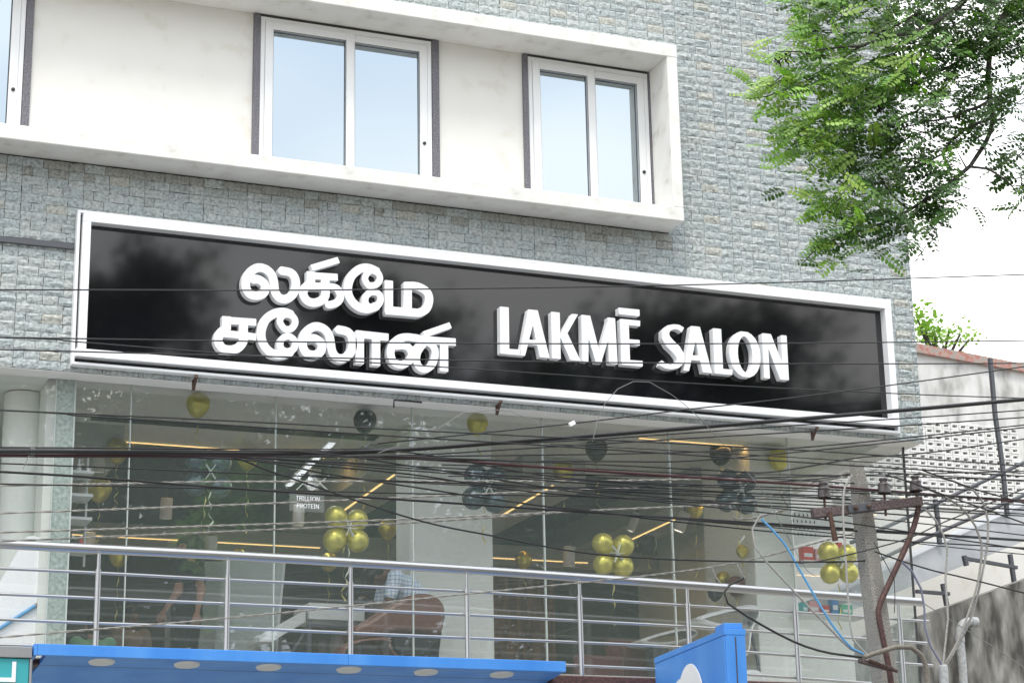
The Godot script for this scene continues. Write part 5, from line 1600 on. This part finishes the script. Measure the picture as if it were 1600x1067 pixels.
func make_wires() -> void:
	var w := [
		["highest thin black cable, crossing the upper part of the sign letters", "cable", 2.9, 11, [-1.901,6.26,2.182,6.701,4.972,6.986,8.425,7.388,12.159,7.88,18.231,8.699]],
		["thin black cable crossing the middle of the second row of sign letters", "cable", 3.0, 11, [-1.86,5.973,2.188,6.276,5.17,6.507,8.346,6.786,12.01,7.153,17.945,7.787]],
		["thin black cable just under the second row of sign letters", "cable", 3.1, 11, [-1.844,5.908,2.179,6.148,5.138,6.336,8.284,6.569,11.91,6.887,17.775,7.454]],
		["thin black cable drooping across the lower white frame of the sign", "cable", 2.8, 10, [-1.89,6.086,2.216,6.335,2.824,6.353,4.056,6.366,6.235,6.421,8.431,6.471,10.058,6.531,12.097,6.627,17.993,6.972]],
		["black cable rising steeply to the right across the lower right of the sign", "cable", 3.3, 11, [5.241,5.561,6.986,5.862,8.16,6.085,9.272,6.286,11.757,6.785,17.682,8.039]],
		["thickest glossy black cable, level at left and rising to the right under the sign", "cable", 3.15, 40, [-1.742,5.061,2.213,5.322,3.005,5.367,3.828,5.414,4.793,5.482,5.573,5.57,6.502,5.703,7.472,5.842,9.55,6.152,11.834,6.505,17.719,7.435]],
		["thick maroon cable sloping down to the right below the thickest black cable", "cable_maroon", 3.12, 24, [-1.743,5.05,2.219,5.293,3.472,5.375,4.421,5.441,5.584,5.5,7.474,5.505,9.523,5.516,11.749,5.503,17.359,5.461]],
		["black cable dropping steeply from the thick bundle past the gold balloon cluster", "cable", 3.05, 14, [-1.753,5.083,2.228,5.315,3.852,5.433,4.453,5.309,5.605,5.007,6.339,4.896,7.262,4.789,8.349,4.782,9.649,4.835,10,4.864]],
		["black cable leaving the bundle lowest but one in front of the pillar", "cable", 3.0, 13, [-1.755,5.066,2.236,5.311,4.078,5.417,4.95,5.341,5.624,5.286,6.553,5.211,7.517,5.162,9.567,5.145,11.797,5.152,17.422,5.146]],
		["black cable leaving the bundle and crossing the dark cluster on the pillar low", "cable", 2.95, 13, [-1.762,5.091,2.243,5.328,3.983,5.438,4.48,5.429,5.643,5.403,6.575,5.329,7.546,5.316,9.61,5.341,11.851,5.319,17.49,5.226]],
		["black cable leaving the bundle beside the emblem and nearly level at right", "cable", 2.9, 12, [-1.766,5.088,2.249,5.36,4.211,5.459,5.66,5.448,7.573,5.443,9.647,5.461,11.903,5.475,17.592,5.48]],
		["black cable leaving the bundle at the emblem top and crossing the pillar steeply", "cable", 3.2, 12, [-1.736,5.05,2.207,5.3,4.517,5.462,5.555,5.415,6.592,5.329,7.429,5.269,9.454,5.189,11.641,5.028,17.111,4.632]],
		["black cable leaving the bundle right of the emblem, upper of the falling ones", "cable", 3.25, 12, [-1.73,5.035,2.199,5.298,4.708,5.47,5.538,5.517,6.573,5.417,7.41,5.393,9.443,5.454,11.655,5.489,17.244,5.566]],
		["upper of the two thin black cables above the bundle at left", "cable", 3.35, 12, [-1.772,5.472,2.169,5.592,3.773,5.641,5.504,5.683,7.376,5.731,9.407,5.778,11.615,5.791,17.189,5.814]],
		["lower of the two thin black cables above the bundle at left", "cable", 3.30, 12, [-1.78,5.503,2.312,5.61,2.746,5.608,3.786,5.62,5.521,5.636,6.394,5.649,7.397,5.659,9.43,5.678,11.642,5.705,17.23,5.759]],
		["thin black cable below the bundle at left, running level across the middle", "cable", 2.85, 11, [-1.78,5.173,2.26,5.289,3.904,5.331,4.996,5.354,5.677,5.365,7.596,5.42,9.679,5.491,11.945,5.537,17.679,5.653]],
		["thick black cable sloping right below the gold-ribboned dark cluster at left", "cable", 2.8, 21, [-1.786,5.184,2.27,5.233,3.183,5.231,3.919,5.22,5.694,5.213,7.611,5.206,9.688,5.207,11.945,5.203,17.64,5.19]],
		["thin black cable level under the thick sloping one at left", "cable", 2.75, 11, [-1.765,4.971,2.282,5.146,3.932,5.215,5.712,5.283,7.64,5.368,9.732,5.424,12.008,5.454,17.761,5.537]],
		["black cable rising right from the bundle, first under the thickest cable", "cable", 3.18, 12, [4.62,5.442,5.563,5.513,6.488,5.628,7.455,5.753,8.726,5.916,9.523,6.016,11.793,6.317,17.628,7.134]],
		["black cable rising right from the bundle, second under the thickest cable", "cable", 3.22, 12, [4.393,5.406,5.548,5.492,7.433,5.645,8.566,5.754,9.489,5.861,11.755,6.229,17.605,7.228]],
		["black cable level in the middle then rising, third under the thickest cable", "cable", 3.26, 12, [5.088,5.435,6.454,5.507,7.412,5.567,8.006,5.607,8.67,5.694,9.462,5.814,10.564,5.995,11.722,6.192,17.553,7.178]],
		["black cable dipping behind the right balloon and rising to the far right", "cable", 3.28, 12, [5.303,5.467,6.445,5.502,7.401,5.528,8.524,5.551,8.91,5.565,9.441,5.672,9.917,5.776,10.483,5.845,11.695,6.073,17.545,7.243]],
		["black cable splitting down from the thick sloping one towards the pole", "cable", 2.78, 12, [7.249,5.223,7.62,5.21,8.161,5.178,9.694,5.128,11.952,5.132,17.655,5.16]],
		["short black cable level behind the top of the utility pole", "cable", 2.7, 10, [6.082,5.468,7.925,5.601,9.782,5.723,12.083,5.824,17.917,6.06]],
		["thin black cable rising right across the lower part of the pole", "cable", 3.4, 11, [9.048,4.744,9.307,4.763,10.17,4.992,10.678,5.203,11.555,5.556,17.569,7.998]],
		["black cable falling right from the pole across the staircase", "cable", 3.2, 13, [10.02,4.921,10.593,4.784,11.597,4.616,16.916,3.651]],
		["thin grey wire falling right from the end of the handrail", "thin_wire", 3.2, 8, [10.51,4.464,10.995,4.214,11.524,3.927,12.87,3.147]],
		["pale twisted strand, topmost, level across to the pole head", "strand", 2.62, 17, [-1.759,4.825,2.301,5.159,3.199,5.232,3.962,5.298,5.758,5.419,7.707,5.551,9.829,5.731,10.181,5.798,10.896,5.877]],
		["pale twisted strand, second from top, rising to the pole head", "strand", 2.6, 17, [-1.732,4.573,2.315,4.941,3.971,5.1,5.765,5.283,6.963,5.409,7.713,5.485,9.839,5.699,10.207,5.797]],
		["pale twisted strand, third from top, crossing the gold cluster top", "strand", 2.56, 17, [-1.72,4.441,2.329,4.794,3.985,4.939,5.778,5.101,7.725,5.3,8.897,5.424,9.414,5.546,9.862,5.703,10.238,5.789]],
		["pale twisted strand, fourth from top, crossing the gold cluster middle", "strand", 2.52, 17, [-1.712,4.337,2.338,4.73,3.996,4.893,5.791,5.076,7.302,5.26,8.259,5.358,8.898,5.42]],
		["lowest pale twisted strand, rising across the railing to the pole", "strand", 2.5, 17, [-1.613,3.469,2.379,3.97,4.178,4.191,6.145,4.461,8.633,4.821,9.998,5.166,10.282,5.248]],
		["thin pale wire bowed over the bundle left of the upper gold balloon", "thin_wire", 3.3, 6, [5.241,5.48,5.634,5.65,5.863,5.788,5.997,5.881,6.124,5.902,6.27,5.931,6.446,5.928,6.651,5.859,6.991,5.834]],
		["thin grey wire arched over the lower frame of the sign and falling to the right", "thin_wire", 3.33, 6, [7.178,5.71,7.233,5.908,7.312,6.062,7.433,6.199,7.59,6.281,7.746,6.289,7.961,6.19,8.174,6.043,8.386,5.844,8.627,5.594,8.837,5.353,9.011,5.041,9.226,4.685,9.307,4.644]],
		["white cable looping from the strand down to the hose on the pole", "cable_white", 3.14, 20, [9.071,5.243,8.887,5.197,8.802,5.076,8.818,4.91,9.121,4.598,9.488,4.253,9.735,4.039,9.89,3.987]],
		["blue cable looping from the strand down to the hose on the pole", "cable_blue", 3.18, 21, [8.876,5.159,9.09,4.957,9.295,4.622,9.53,4.249,9.724,4.039,9.852,3.987]],
		["grey cable hanging along the left face of the utility pole", "cable_white", 3.28, 20, [9.782,5.6,9.7,5.488,9.662,5.25,9.659,4.842,9.657,4.382,9.682,4.098,9.816,3.967]],
		["black cable looping from the low strand to the hose on the pole", "cable", 3.2, 22, [8.66,4.618,8.511,4.549,8.457,4.479,8.489,4.385,8.672,4.28,8.975,4.135,9.238,4.037,9.499,3.984,9.812,3.96]],
		["short pale wire hanging from the low strand, left of the loop", "cable_white", 2.6, 13, [8.659,4.811,8.694,4.736,8.743,4.669]],
		["pale wire joining the low strand and the black loop", "cable_white", 2.8, 14, [8.803,4.842,8.838,4.768,8.886,4.689]],
		["pale twisted tail hanging between two strands left of the right gold balloon", "strand", 2.7, 18, [8.821,5.391,8.843,5.303,8.879,5.252,9.106,5.277,9.121,5.308,9.074,5.413]],
		["pale twisted tail beside the blue cable near the top of the loop", "strand", 2.72, 18, [9.094,5.267,9.244,5.323,9.415,5.375,9.386,5.451,9.342,5.509]],
		["thick grey hose arching right from the pole clamp", "hose", 3.3, 46, [9.763,3.946,9.897,3.989,10.1,4.047,10.261,4.053,10.369,3.982,10.412,3.863,10.393,3.495]],
		["outermost white cable of the right loop, from the end insulator down to the gland", "cable_white", 3.16, 22, [10.576,5.702,10.755,5.677,10.962,5.642,11.168,5.569,11.27,5.453,11.302,5.278,11.274,5.065,11.17,4.729,11.04,4.397,10.875,4.127,10.705,3.919]],
		["inner white cable of the right loop, from the insulator pin down to the gland", "cable_grey", 3.2, 22, [10.565,5.559,10.768,5.5,10.969,5.403,11.127,5.218,11.182,5.053,11.114,4.72,10.98,4.418,10.828,4.132,10.664,3.912]],
		["blue and white cable hanging from the crossarm end down to the gland", "cable_white", 3.24, 20, [10.561,5.34,10.663,5.245,10.735,5.117,10.77,4.976,10.724,4.695,10.719,4.343,10.67,4.109,10.624,3.906]],
		["dark violet cable curving from the maroon brace to the gland", "cable_violet", 3.28, 20, [10.245,4.824,10.346,4.741,10.428,4.588,10.447,4.414,10.438,4.24,10.484,4.069,10.584,3.911]],
		["black cable hanging from the end insulator falling to the far right", "cable", 3.3, 13, [10.532,5.687,10.851,5.605,11.126,5.538,11.474,5.474,12.326,5.31,16.964,4.415]],
		["wrapped black cable from the middle insulator falling right", "cable", 3.34, 13, [10.103,5.608,10.338,5.564,10.673,5.471,11.082,5.37,11.565,5.247,12.624,4.981,16.843,4.018]],
		["thin black cable running just over the maroon one through the right half", "cable", 3.08, 10, [3.898,5.414,4.814,5.429,5.941,5.423,7.49,5.423,9.543,5.472,11.78,5.531,17.437,5.643]],
		["thin black cable sagging under the maroon one and rising by the pole top", "cable", 2.98, 10, [4.298,5.453,5.632,5.468,7.17,5.497,8.748,5.572,9.75,5.655,11.885,5.84,17.686,6.373]],
		["thin black cable beginning beside the emblem and sloping gently across the dark clusters", "cable", 2.92, 9, [4.698,5.347,5.653,5.338,7.562,5.386,9.635,5.444,11.889,5.476,17.584,5.544]],
		["thin black cable starting at the pillar and meeting the crossarm", "cable", 2.88, 10, [5.552,5.395,6.605,5.385,7.831,5.394,9.656,5.424,11.914,5.442,17.607,5.45]],
		["thin black cable above the maroon one in front of the ceiling strip lights", "cable", 3.02, 10, [5.906,5.489,7.522,5.552,9.586,5.582,11.831,5.609,17.503,5.658]],
		["thin black cable sloping from the middle bay to below the insulators", "cable", 2.83, 10, [7.417,5.39,8.492,5.369,9.679,5.333,11.929,5.246,17.566,4.977]],
		["thin black cable hugging the underside of the thickest cable at right", "cable", 3.1, 11, [-1.749,5.091,2.219,5.359,3.734,5.456,5.364,5.572,7.125,5.771,9.576,6.105,11.86,6.412,17.731,7.235]],
		["thin black cable just above the low cable splitting towards the pole", "cable", 2.76, 9, [6.771,5.256,8.172,5.206,9.708,5.168,11.96,5.074,17.635,4.957]],
		["thin black cable beside the ceiling light strip of the right bay", "cable", 3.36, 9, [6.769,5.652,7.613,5.672,9.396,5.704,11.601,5.721,17.164,5.743]],
		["thin black cable rising to the insulator beside the pole head", "cable", 2.94, 10, [7.062,5.379,8.441,5.49,9.636,5.626,10.085,5.716,10.7,5.739,11.903,5.749,17.611,5.784]],
		["thin black wire hanging beside the pole to the lower railing", "cable", 3.24, 7, [9.988,5,10.071,4.858,10.177,4.67,10.151,4.362]],
	]
	for q in w:
		wire(q[0], q[1], q[2], q[3], q[4])
	var b := thing("cable_tie", "pale wire tie round the thick bundle at the left", "tie")
	var tie := Shape.new()
	for k in 3:
		var c := Vector3([2.438,5.327][0] + 0.012 * k, [2.438,5.327][1], 3.15)
		var ring := PackedVector3Array()
		for q in 13:
			ring.append(c + Vector3(0.006 * sin(q * 0.5), cos(TAU * q / 12) * 0.036, sin(TAU * q / 12) * 0.036))
		tie.tube(ring, 0.003, 0.003, 5, false)
	part(b, "wraps", tie, mats.thin_wire)
	part(b, "tail", Shape.new().tube(smooth(onz([2.424,5.287,2.406,5.235,2.385,5.177], 3.19), 0.02), 0.003, 0.003, 5), mats.strand)
	var g := thing("cable_gland", "grey pipe end where the looped cables meet at the lower right", "cable gland")
	part(g, "cap", Shape.new().lathe([Vector2(0.042, -0.6), Vector2(0.042, -0.02), Vector2(0.036, 0.0), Vector2(0.0, 0.012)], Transform3D(Basis.IDENTITY, Vector3([10.638,3.915][0], [10.638,3.915][1], 3.22)), 14), mats.pvc)
	single("wire_clip", "small white clip on the thin cable above the dim gold balloon", "clip", Shape.new().box(Vector3(-0.03, -0.018, -0.012), Vector3(0.03, 0.018, 0.012), 0.004, Transform3D(Basis(Vector3.BACK, 0.5), Vector3([6.99,5.855][0], [6.99,5.855][1], 3.33))), mats.sign_white)


# ---------------------------------------------------------------- trees
func frond(pairs: int, l: float, lw: float, sd: int) -> ArrayMesh: # a feathered leaf along +x, drooping
	var g := RandomNumberGenerator.new()
	g.seed = sd
	var s := Shape.new()
	s.coloured = true
	var at := func(f): return Vector3(l * f, -0.18 * l * f * f, 0)
	s.tint = Color(0.5, 0.55, 0.4)
	var st := PackedVector3Array()
	for k in 5:
		st.append(at.call(k / 4.0))
	s.tube(st, 0.0022, 0.0012, 3, false)
	for k in pairs:
		var f := 0.10 + 0.88 * (k + 0.5) / pairs
		for sgn: float in [-1.0, 1.0]:
			var ll: float = lw * (0.75 + 0.4 * sin(PI * f)) * g.randf_range(0.85, 1.15)
			var o: Vector3 = at.call(f)
			var d := Vector3(0.45 + g.randf_range(-0.1, 0.1), g.randf_range(-0.35, 0.05), sgn).normalized()
			var w := d.cross(Vector3.UP).normalized() * ll * 0.25
			var n := Vector3(0, 1, 0) * ll * 0.06
			var v := g.randf_range(0.8, 1.2)
			s.tint = Color(v, v, v)
			var a := o + d * ll * 0.06
			var m1 := o + d * ll * 0.42
			var m2 := o + d * ll * 0.78
			var tip := o + d * ll
			s.tri(a, m1 + w + n, m1 - w + n) if sgn > 0 else s.tri(a, m1 - w + n, m1 + w + n)
			s.quad(m1 - w + n, m1 + w + n, m2 + w * 0.85, m2 - w * 0.85)
			s.tri(m2 - w * 0.85, m2 + w * 0.85, tip)
	return s.mesh()


func limb(s: Shape, pts: PackedVector3Array, r0: float, r1: float) -> PackedVector3Array:
	var c := smooth(pts, 0.08)
	for k in c.size():
		c[k] += Vector3(rng.randf_range(-1, 1), rng.randf_range(-1, 1), rng.randf_range(-1, 1)) * 0.006
	s.tube(c, r0, r1, 7)
	return c


func make_tree() -> void:
	var t := thing("street_tree", "feathery green street tree reaching in from the upper right corner", "tree", "", Vector3(11.6, 0, 9.5))
	var o := -t.position
	var wood := Shape.new()
	limb(wood, PackedVector3Array([Vector3(11.6, 0, 9.5), Vector3(11.55, 1.6, 9.4), Vector3(11.3, 3.6, 9.1), Vector3(10.8, 6.0, 8.7)]), 0.24, 0.14)
	limb(wood, PackedVector3Array([Vector3(10.8, 5.9, 8.7), Vector3(10.0, 7.4, 8.4), Vector3(9.2, 8.6, 8.1), Vector3(8.5, 8.9, 8.0)]), 0.13, 0.05)
	limb(wood, PackedVector3Array([Vector3(10.8, 5.9, 8.7), Vector3(11.4, 7.6, 8.9), Vector3(11.8, 9.5, 9.0)]), 0.12, 0.05)
	limb(wood, PackedVector3Array([Vector3(10.0, 7.4, 8.4), Vector3(9.4, 7.3, 7.9), Vector3(8.9, 7.6, 7.7)]), 0.07, 0.035)
	var trunk := part(t, "trunk", wood, mats.bark, o)
	var br := Shape.new()
	var paths := [
		[8.0, 0.026, 0.008, [8.702,8.307,8.362,7.839,8.231,7.606,8.172,7.393,8.169,7.151,8.169,6.988,8.078,6.814,7.946,6.637,7.832,6.534,7.431,6.255,7.181,6.121,7.005,6.07]],
		[8.2, 0.030, 0.008, [8.192,8.174,7.873,7.778,7.747,7.651,7.638,7.591,7.437,7.46,7.206,7.405,7.044,7.314]],
		[7.8, 0.022, 0.006, [8.935,8.338,8.395,7.858,8.225,7.682,8.074,7.511,7.899,7.285,7.692,7.082]],
		[7.9, 0.012, 0.004, [8.008,7.459,7.84,7.361,7.599,7.23,7.422,7.204]],
		[8.1, 0.012, 0.004, [8.095,7.1,7.805,6.951,7.463,6.839,7.25,6.759]],
		[8.0, 0.012, 0.004, [8.161,7.016,7.885,6.869,7.73,6.703,7.578,6.604,7.43,6.539]],
		[8.05, 0.010, 0.004, [7.91,6.614,8.054,6.609,8.194,6.547,8.28,6.469]],
		[8.1, 0.012, 0.003, [7.582,7.679,7.382,7.556,7.275,7.492,7.02,7.452,6.811,7.509]],
		[8.2, 0.010, 0.003, [7.044,7.314,6.595,7.204,6.367,7.17]],
		[7.9, 0.009, 0.003, [7.239,7.473,7,7.318,6.778,7.139,6.449,6.98,6.278,6.933]],
		[7.8, 0.010, 0.003, [7.692,7.082,7.348,6.911,6.986,6.792,6.683,6.705]],
		[7.9, 0.010, 0.003, [7.499,6.297,7.347,6.408,7.256,6.535,7.166,6.662]],
		[8.0, 0.008, 0.003, [7.005,6.07,6.809,5.972,6.657,5.866,6.581,5.792]],
		[8.0, 0.008, 0.003, [7.89,7.764,7.953,7.588,8.051,7.506,8.262,7.489]],
		[7.9, 0.006, 0.002, [7.667,7.058,7.671,6.869,7.639,6.676]],
		[8.1, 0.006, 0.002, [7.841,6.573,7.797,6.646,7.772,6.713]],
	]
	for q in paths:
		limb(br, onz(q[3], q[0]), q[1], q[2])
	part(t, "branch", br, mats.bark, o)
	# leaf clumps: x, y in the plane z = 8, radius and count; paler kinds paint in light at left and young tips, darker ones shade
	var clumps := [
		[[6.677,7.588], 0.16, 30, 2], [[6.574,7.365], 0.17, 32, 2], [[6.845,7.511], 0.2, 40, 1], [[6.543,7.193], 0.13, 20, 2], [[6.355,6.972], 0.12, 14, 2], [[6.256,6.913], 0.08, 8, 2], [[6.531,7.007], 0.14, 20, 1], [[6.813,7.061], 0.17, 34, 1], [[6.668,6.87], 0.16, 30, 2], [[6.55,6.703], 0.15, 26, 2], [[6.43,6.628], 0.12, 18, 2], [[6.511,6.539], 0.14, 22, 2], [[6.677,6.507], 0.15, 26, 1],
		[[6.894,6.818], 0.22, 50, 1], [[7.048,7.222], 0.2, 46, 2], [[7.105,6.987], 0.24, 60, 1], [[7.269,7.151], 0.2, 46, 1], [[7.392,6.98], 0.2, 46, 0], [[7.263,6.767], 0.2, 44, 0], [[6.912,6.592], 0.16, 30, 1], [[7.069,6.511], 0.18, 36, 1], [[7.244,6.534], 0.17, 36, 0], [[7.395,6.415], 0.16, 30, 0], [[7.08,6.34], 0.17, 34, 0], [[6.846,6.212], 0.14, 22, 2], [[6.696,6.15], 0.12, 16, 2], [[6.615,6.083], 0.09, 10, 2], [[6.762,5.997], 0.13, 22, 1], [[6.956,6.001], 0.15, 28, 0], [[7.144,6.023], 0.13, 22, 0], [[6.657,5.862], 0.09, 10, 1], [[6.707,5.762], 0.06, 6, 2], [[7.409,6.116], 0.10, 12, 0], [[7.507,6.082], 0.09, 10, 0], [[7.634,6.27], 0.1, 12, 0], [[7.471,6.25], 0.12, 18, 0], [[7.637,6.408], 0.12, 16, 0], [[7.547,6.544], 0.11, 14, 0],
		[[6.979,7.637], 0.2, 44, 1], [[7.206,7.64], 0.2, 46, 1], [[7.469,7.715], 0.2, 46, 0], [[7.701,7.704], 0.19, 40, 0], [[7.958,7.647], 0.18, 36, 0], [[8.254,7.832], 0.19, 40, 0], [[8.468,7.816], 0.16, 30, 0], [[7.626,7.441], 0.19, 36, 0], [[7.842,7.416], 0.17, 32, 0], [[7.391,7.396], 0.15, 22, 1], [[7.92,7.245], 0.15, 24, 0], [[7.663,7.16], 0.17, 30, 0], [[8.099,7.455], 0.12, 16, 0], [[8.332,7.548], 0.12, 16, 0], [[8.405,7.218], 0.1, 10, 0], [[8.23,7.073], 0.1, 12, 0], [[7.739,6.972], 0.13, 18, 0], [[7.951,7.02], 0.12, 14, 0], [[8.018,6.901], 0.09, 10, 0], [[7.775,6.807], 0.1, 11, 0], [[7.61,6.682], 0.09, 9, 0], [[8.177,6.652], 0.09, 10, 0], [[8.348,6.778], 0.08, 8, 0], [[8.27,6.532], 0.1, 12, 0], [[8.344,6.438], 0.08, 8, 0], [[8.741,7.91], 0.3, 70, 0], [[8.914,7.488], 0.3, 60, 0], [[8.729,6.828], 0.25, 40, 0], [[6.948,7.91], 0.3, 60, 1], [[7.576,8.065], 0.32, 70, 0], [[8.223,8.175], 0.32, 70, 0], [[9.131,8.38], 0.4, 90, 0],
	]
	var kinds := ["leaf_shaded", "leaf", "leaf_pale"]
	var xf := [[], [], []]
	var tw := Shape.new()
	for c in clumps:
		var centre := Vector3(c[0][0] + 0.16, c[0][1] + 0.09, 8.0)
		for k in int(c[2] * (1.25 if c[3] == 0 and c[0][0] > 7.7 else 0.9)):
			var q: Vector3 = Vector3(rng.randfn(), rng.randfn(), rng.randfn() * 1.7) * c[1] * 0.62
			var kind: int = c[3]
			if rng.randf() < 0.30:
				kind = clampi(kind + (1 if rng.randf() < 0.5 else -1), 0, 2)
			# leaves point away from the branches, mostly to the left and down
			var a := rng.randf_range(-1.2, 1.2)
			var d := Vector3(-cos(a) * (1.0 if rng.randf() < 0.78 else -0.8), rng.randf_range(-0.75, 0.5), sin(a) * 0.7).normalized()
			var up := Vector3(rng.randf_range(-0.6, 0.3), rng.randf_range(0.25, 1.0), rng.randf_range(0.2, 1.1)).normalized()
			var z := d.cross(up).normalized()
			var sc := rng.randf_range(0.75, 1.2)
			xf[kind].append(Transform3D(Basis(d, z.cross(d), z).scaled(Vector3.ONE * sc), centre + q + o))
		for k in 2:
			var e: Vector3 = centre + Vector3(rng.randfn(), rng.randfn(), rng.randfn()) * c[1] * 0.5
			tw.tube(PackedVector3Array([centre + Vector3(c[1] * 1.1, rng.randf_range(-0.05, 0.10), 0), centre, e]), 0.0045, 0.002, 4, false)
	part(t, "twigs", tw, mats.bark, o).set_meta("kind", "stuff")
	for kind in 3:
		for v in 2:
			var list: Array = xf[kind].filter(func(_q): return true)
			var mine := []
			for k in list.size():
				if k % 2 == v:
					mine.append(list[k])
			var mm := MultiMesh.new()
			mm.transform_format = MultiMesh.TRANSFORM_3D
			mm.use_colors = true
			mm.mesh = frond(6 + v, 0.19 + 0.03 * v, 0.045, 61 + kind * 2 + v)
			mm.instance_count = mine.size()
			for k in mine.size():
				mm.set_instance_transform(k, mine[k])
				var b := rng.randf_range(0.75, 1.2)
				mm.set_instance_color(k, Color(b * rng.randf_range(0.9, 1.15), b, b))
			var mi := MultiMeshInstance3D.new()
			mi.name = "foliage"
			mi.multimesh = mm
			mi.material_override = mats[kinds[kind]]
			mi.set_meta("kind", "stuff")
			t.add_child(mi, true)
	var pods := Shape.new()
	for q in [[7.246,7.171], [7.355,7.067], [7.26,7.339], [6.582,7.337], [6.662,7.34], [8.149,7.807], [8.372,7.225], [7.405,7.241], [7.546,6.237], [7.106,6.136]]:
		for k in 5:
			var c := Vector3(q[0], q[1], 7.85) + Vector3(rng.randfn(), rng.randfn(), rng.randfn()) * 0.012
			pods.tube(PackedVector3Array([c, c + Vector3(rng.randf_range(-0.03, 0.03), -0.03, rng.randf_range(-0.02, 0.02)), c + Vector3(rng.randf_range(-0.04, 0.04), -0.075, 0)]), 0.008, 0.004, 5)
	part(t, "dry_pods", pods, mats.pod, o)


func leafy_tree(label: String, at: Vector3, h: float, spread: float, clumps: int, sd: int, leaf := 0.10, per := 90, group := "trees across the street") -> void:
	var t := thing("broad_tree", label, "tree", group, at)
	var g := RandomNumberGenerator.new()
	g.seed = sd
	var wood := Shape.new()
	var small := h < 8.0
	var fork := Vector3(g.randf_range(-0.1, 0.1), h * (0.68 if small else 0.30), 0)
	wood.tube(smooth(PackedVector3Array([Vector3.ZERO, Vector3(0.1, h * 0.18, 0.05), fork]), 0.3), h * 0.024, h * 0.016, 8)
	var xf := []
	for k in clumps:
		var a := TAU * k / clumps + g.randf_range(-0.4, 0.4)
		var el := g.randf_range(0.0, 1.35)
		var c := fork + Vector3(cos(a) * cos(el) * spread, sin(el) * h * (0.17 if small else 0.64), sin(a) * cos(el) * spread) * g.randf_range(0.4, 1.0)
		wood.tube(smooth(PackedVector3Array([fork, fork.lerp(c, 0.5) + Vector3(0, -0.03 * h, 0), c]), 0.4), h * 0.010, h * 0.003, 5, false)
		var r := spread * g.randf_range(0.16, 0.28)
		for q in int(per * (0.3 if el < 0.5 else 1.25)):
			var d := Vector3(g.randfn(), g.randfn() * 0.55, g.randfn()) * r * 0.6
			xf.append(Transform3D(Basis.from_euler(Vector3(g.randf_range(-0.7, 0.7), g.randf() * TAU, g.randf_range(-0.7, 0.7))).scaled(Vector3.ONE * g.randf_range(0.7, 1.4)), c + d))
	part(t, "trunk", wood, mats.bark)
	var s := Shape.new()
	s.coloured = true
	for k in 9: # a spray of leaves
		var v := g.randf_range(0.7, 1.25)
		s.tint = Color(v, v, v)
		var o := Vector3(g.randf_range(-1, 1), g.randf_range(-0.4, 0.4), g.randf_range(-1, 1)) * leaf * 2.2
		var d := Vector3(g.randf_range(-1, 1), g.randf_range(-0.6, 0.3), g.randf_range(-1, 1)).normalized() * leaf
		var w := d.cross(Vector3(g.randf_range(-0.4, 0.4), 1, g.randf_range(-0.4, 0.4))).normalized() * leaf * 0.42
		s.tri(o, o + d * 0.5 + w, o + d * 0.5 - w)
		s.tri(o + d * 0.5 - w, o + d * 0.5 + w, o + d * 1.1)
	var mm := MultiMesh.new()
	mm.transform_format = MultiMesh.TRANSFORM_3D
	mm.mesh = s.mesh()
	mm.instance_count = xf.size()
	for k in xf.size():
		mm.set_instance_transform(k, xf[k])
	var mi := MultiMeshInstance3D.new()
	mi.name = "crown"
	mi.multimesh = mm
	mi.material_override = mats.leaf_far if leaf > 0.08 else mats.leaf_pale
	mi.set_meta("kind", "stuff")
	t.add_child(mi, true)


func make_far_trees() -> void: # across the street: the salon glass and the black sign mirror them
	leafy_tree("broad tree across the street, farthest left", Vector3(9.0, 0, 30), 19.2, 6.0, 60, 201, 0.20, 70)
	leafy_tree("broad tree across the street, second from the left", Vector3(16.5, 0, 32), 20.8, 6.5, 72, 202, 0.20, 70)
	leafy_tree("broad tree across the street, in the middle", Vector3(23.5, 0, 30), 20.4, 6.5, 80, 203, 0.20, 70)
	leafy_tree("broad tree across the street, second from the right", Vector3(30.5, 0, 31), 20.2, 7.0, 54, 204, 0.20, 62)
	leafy_tree("broad tree across the street, farthest right", Vector3(38.0, 0, 32), 19.5, 7.5, 54, 205, 0.20, 62)
	leafy_tree("broad tree across the street, set back between the middle and right ones", Vector3(27.5, 0, 35), 21.5, 6.5, 70, 207, 0.20, 70)
	leafy_tree("small pale green tree behind the coping of the weathered building", Vector3([19.605,11.036][0], 7.4, -9.6), 5.35, 0.66, 15, 206, 0.075, 8, "")
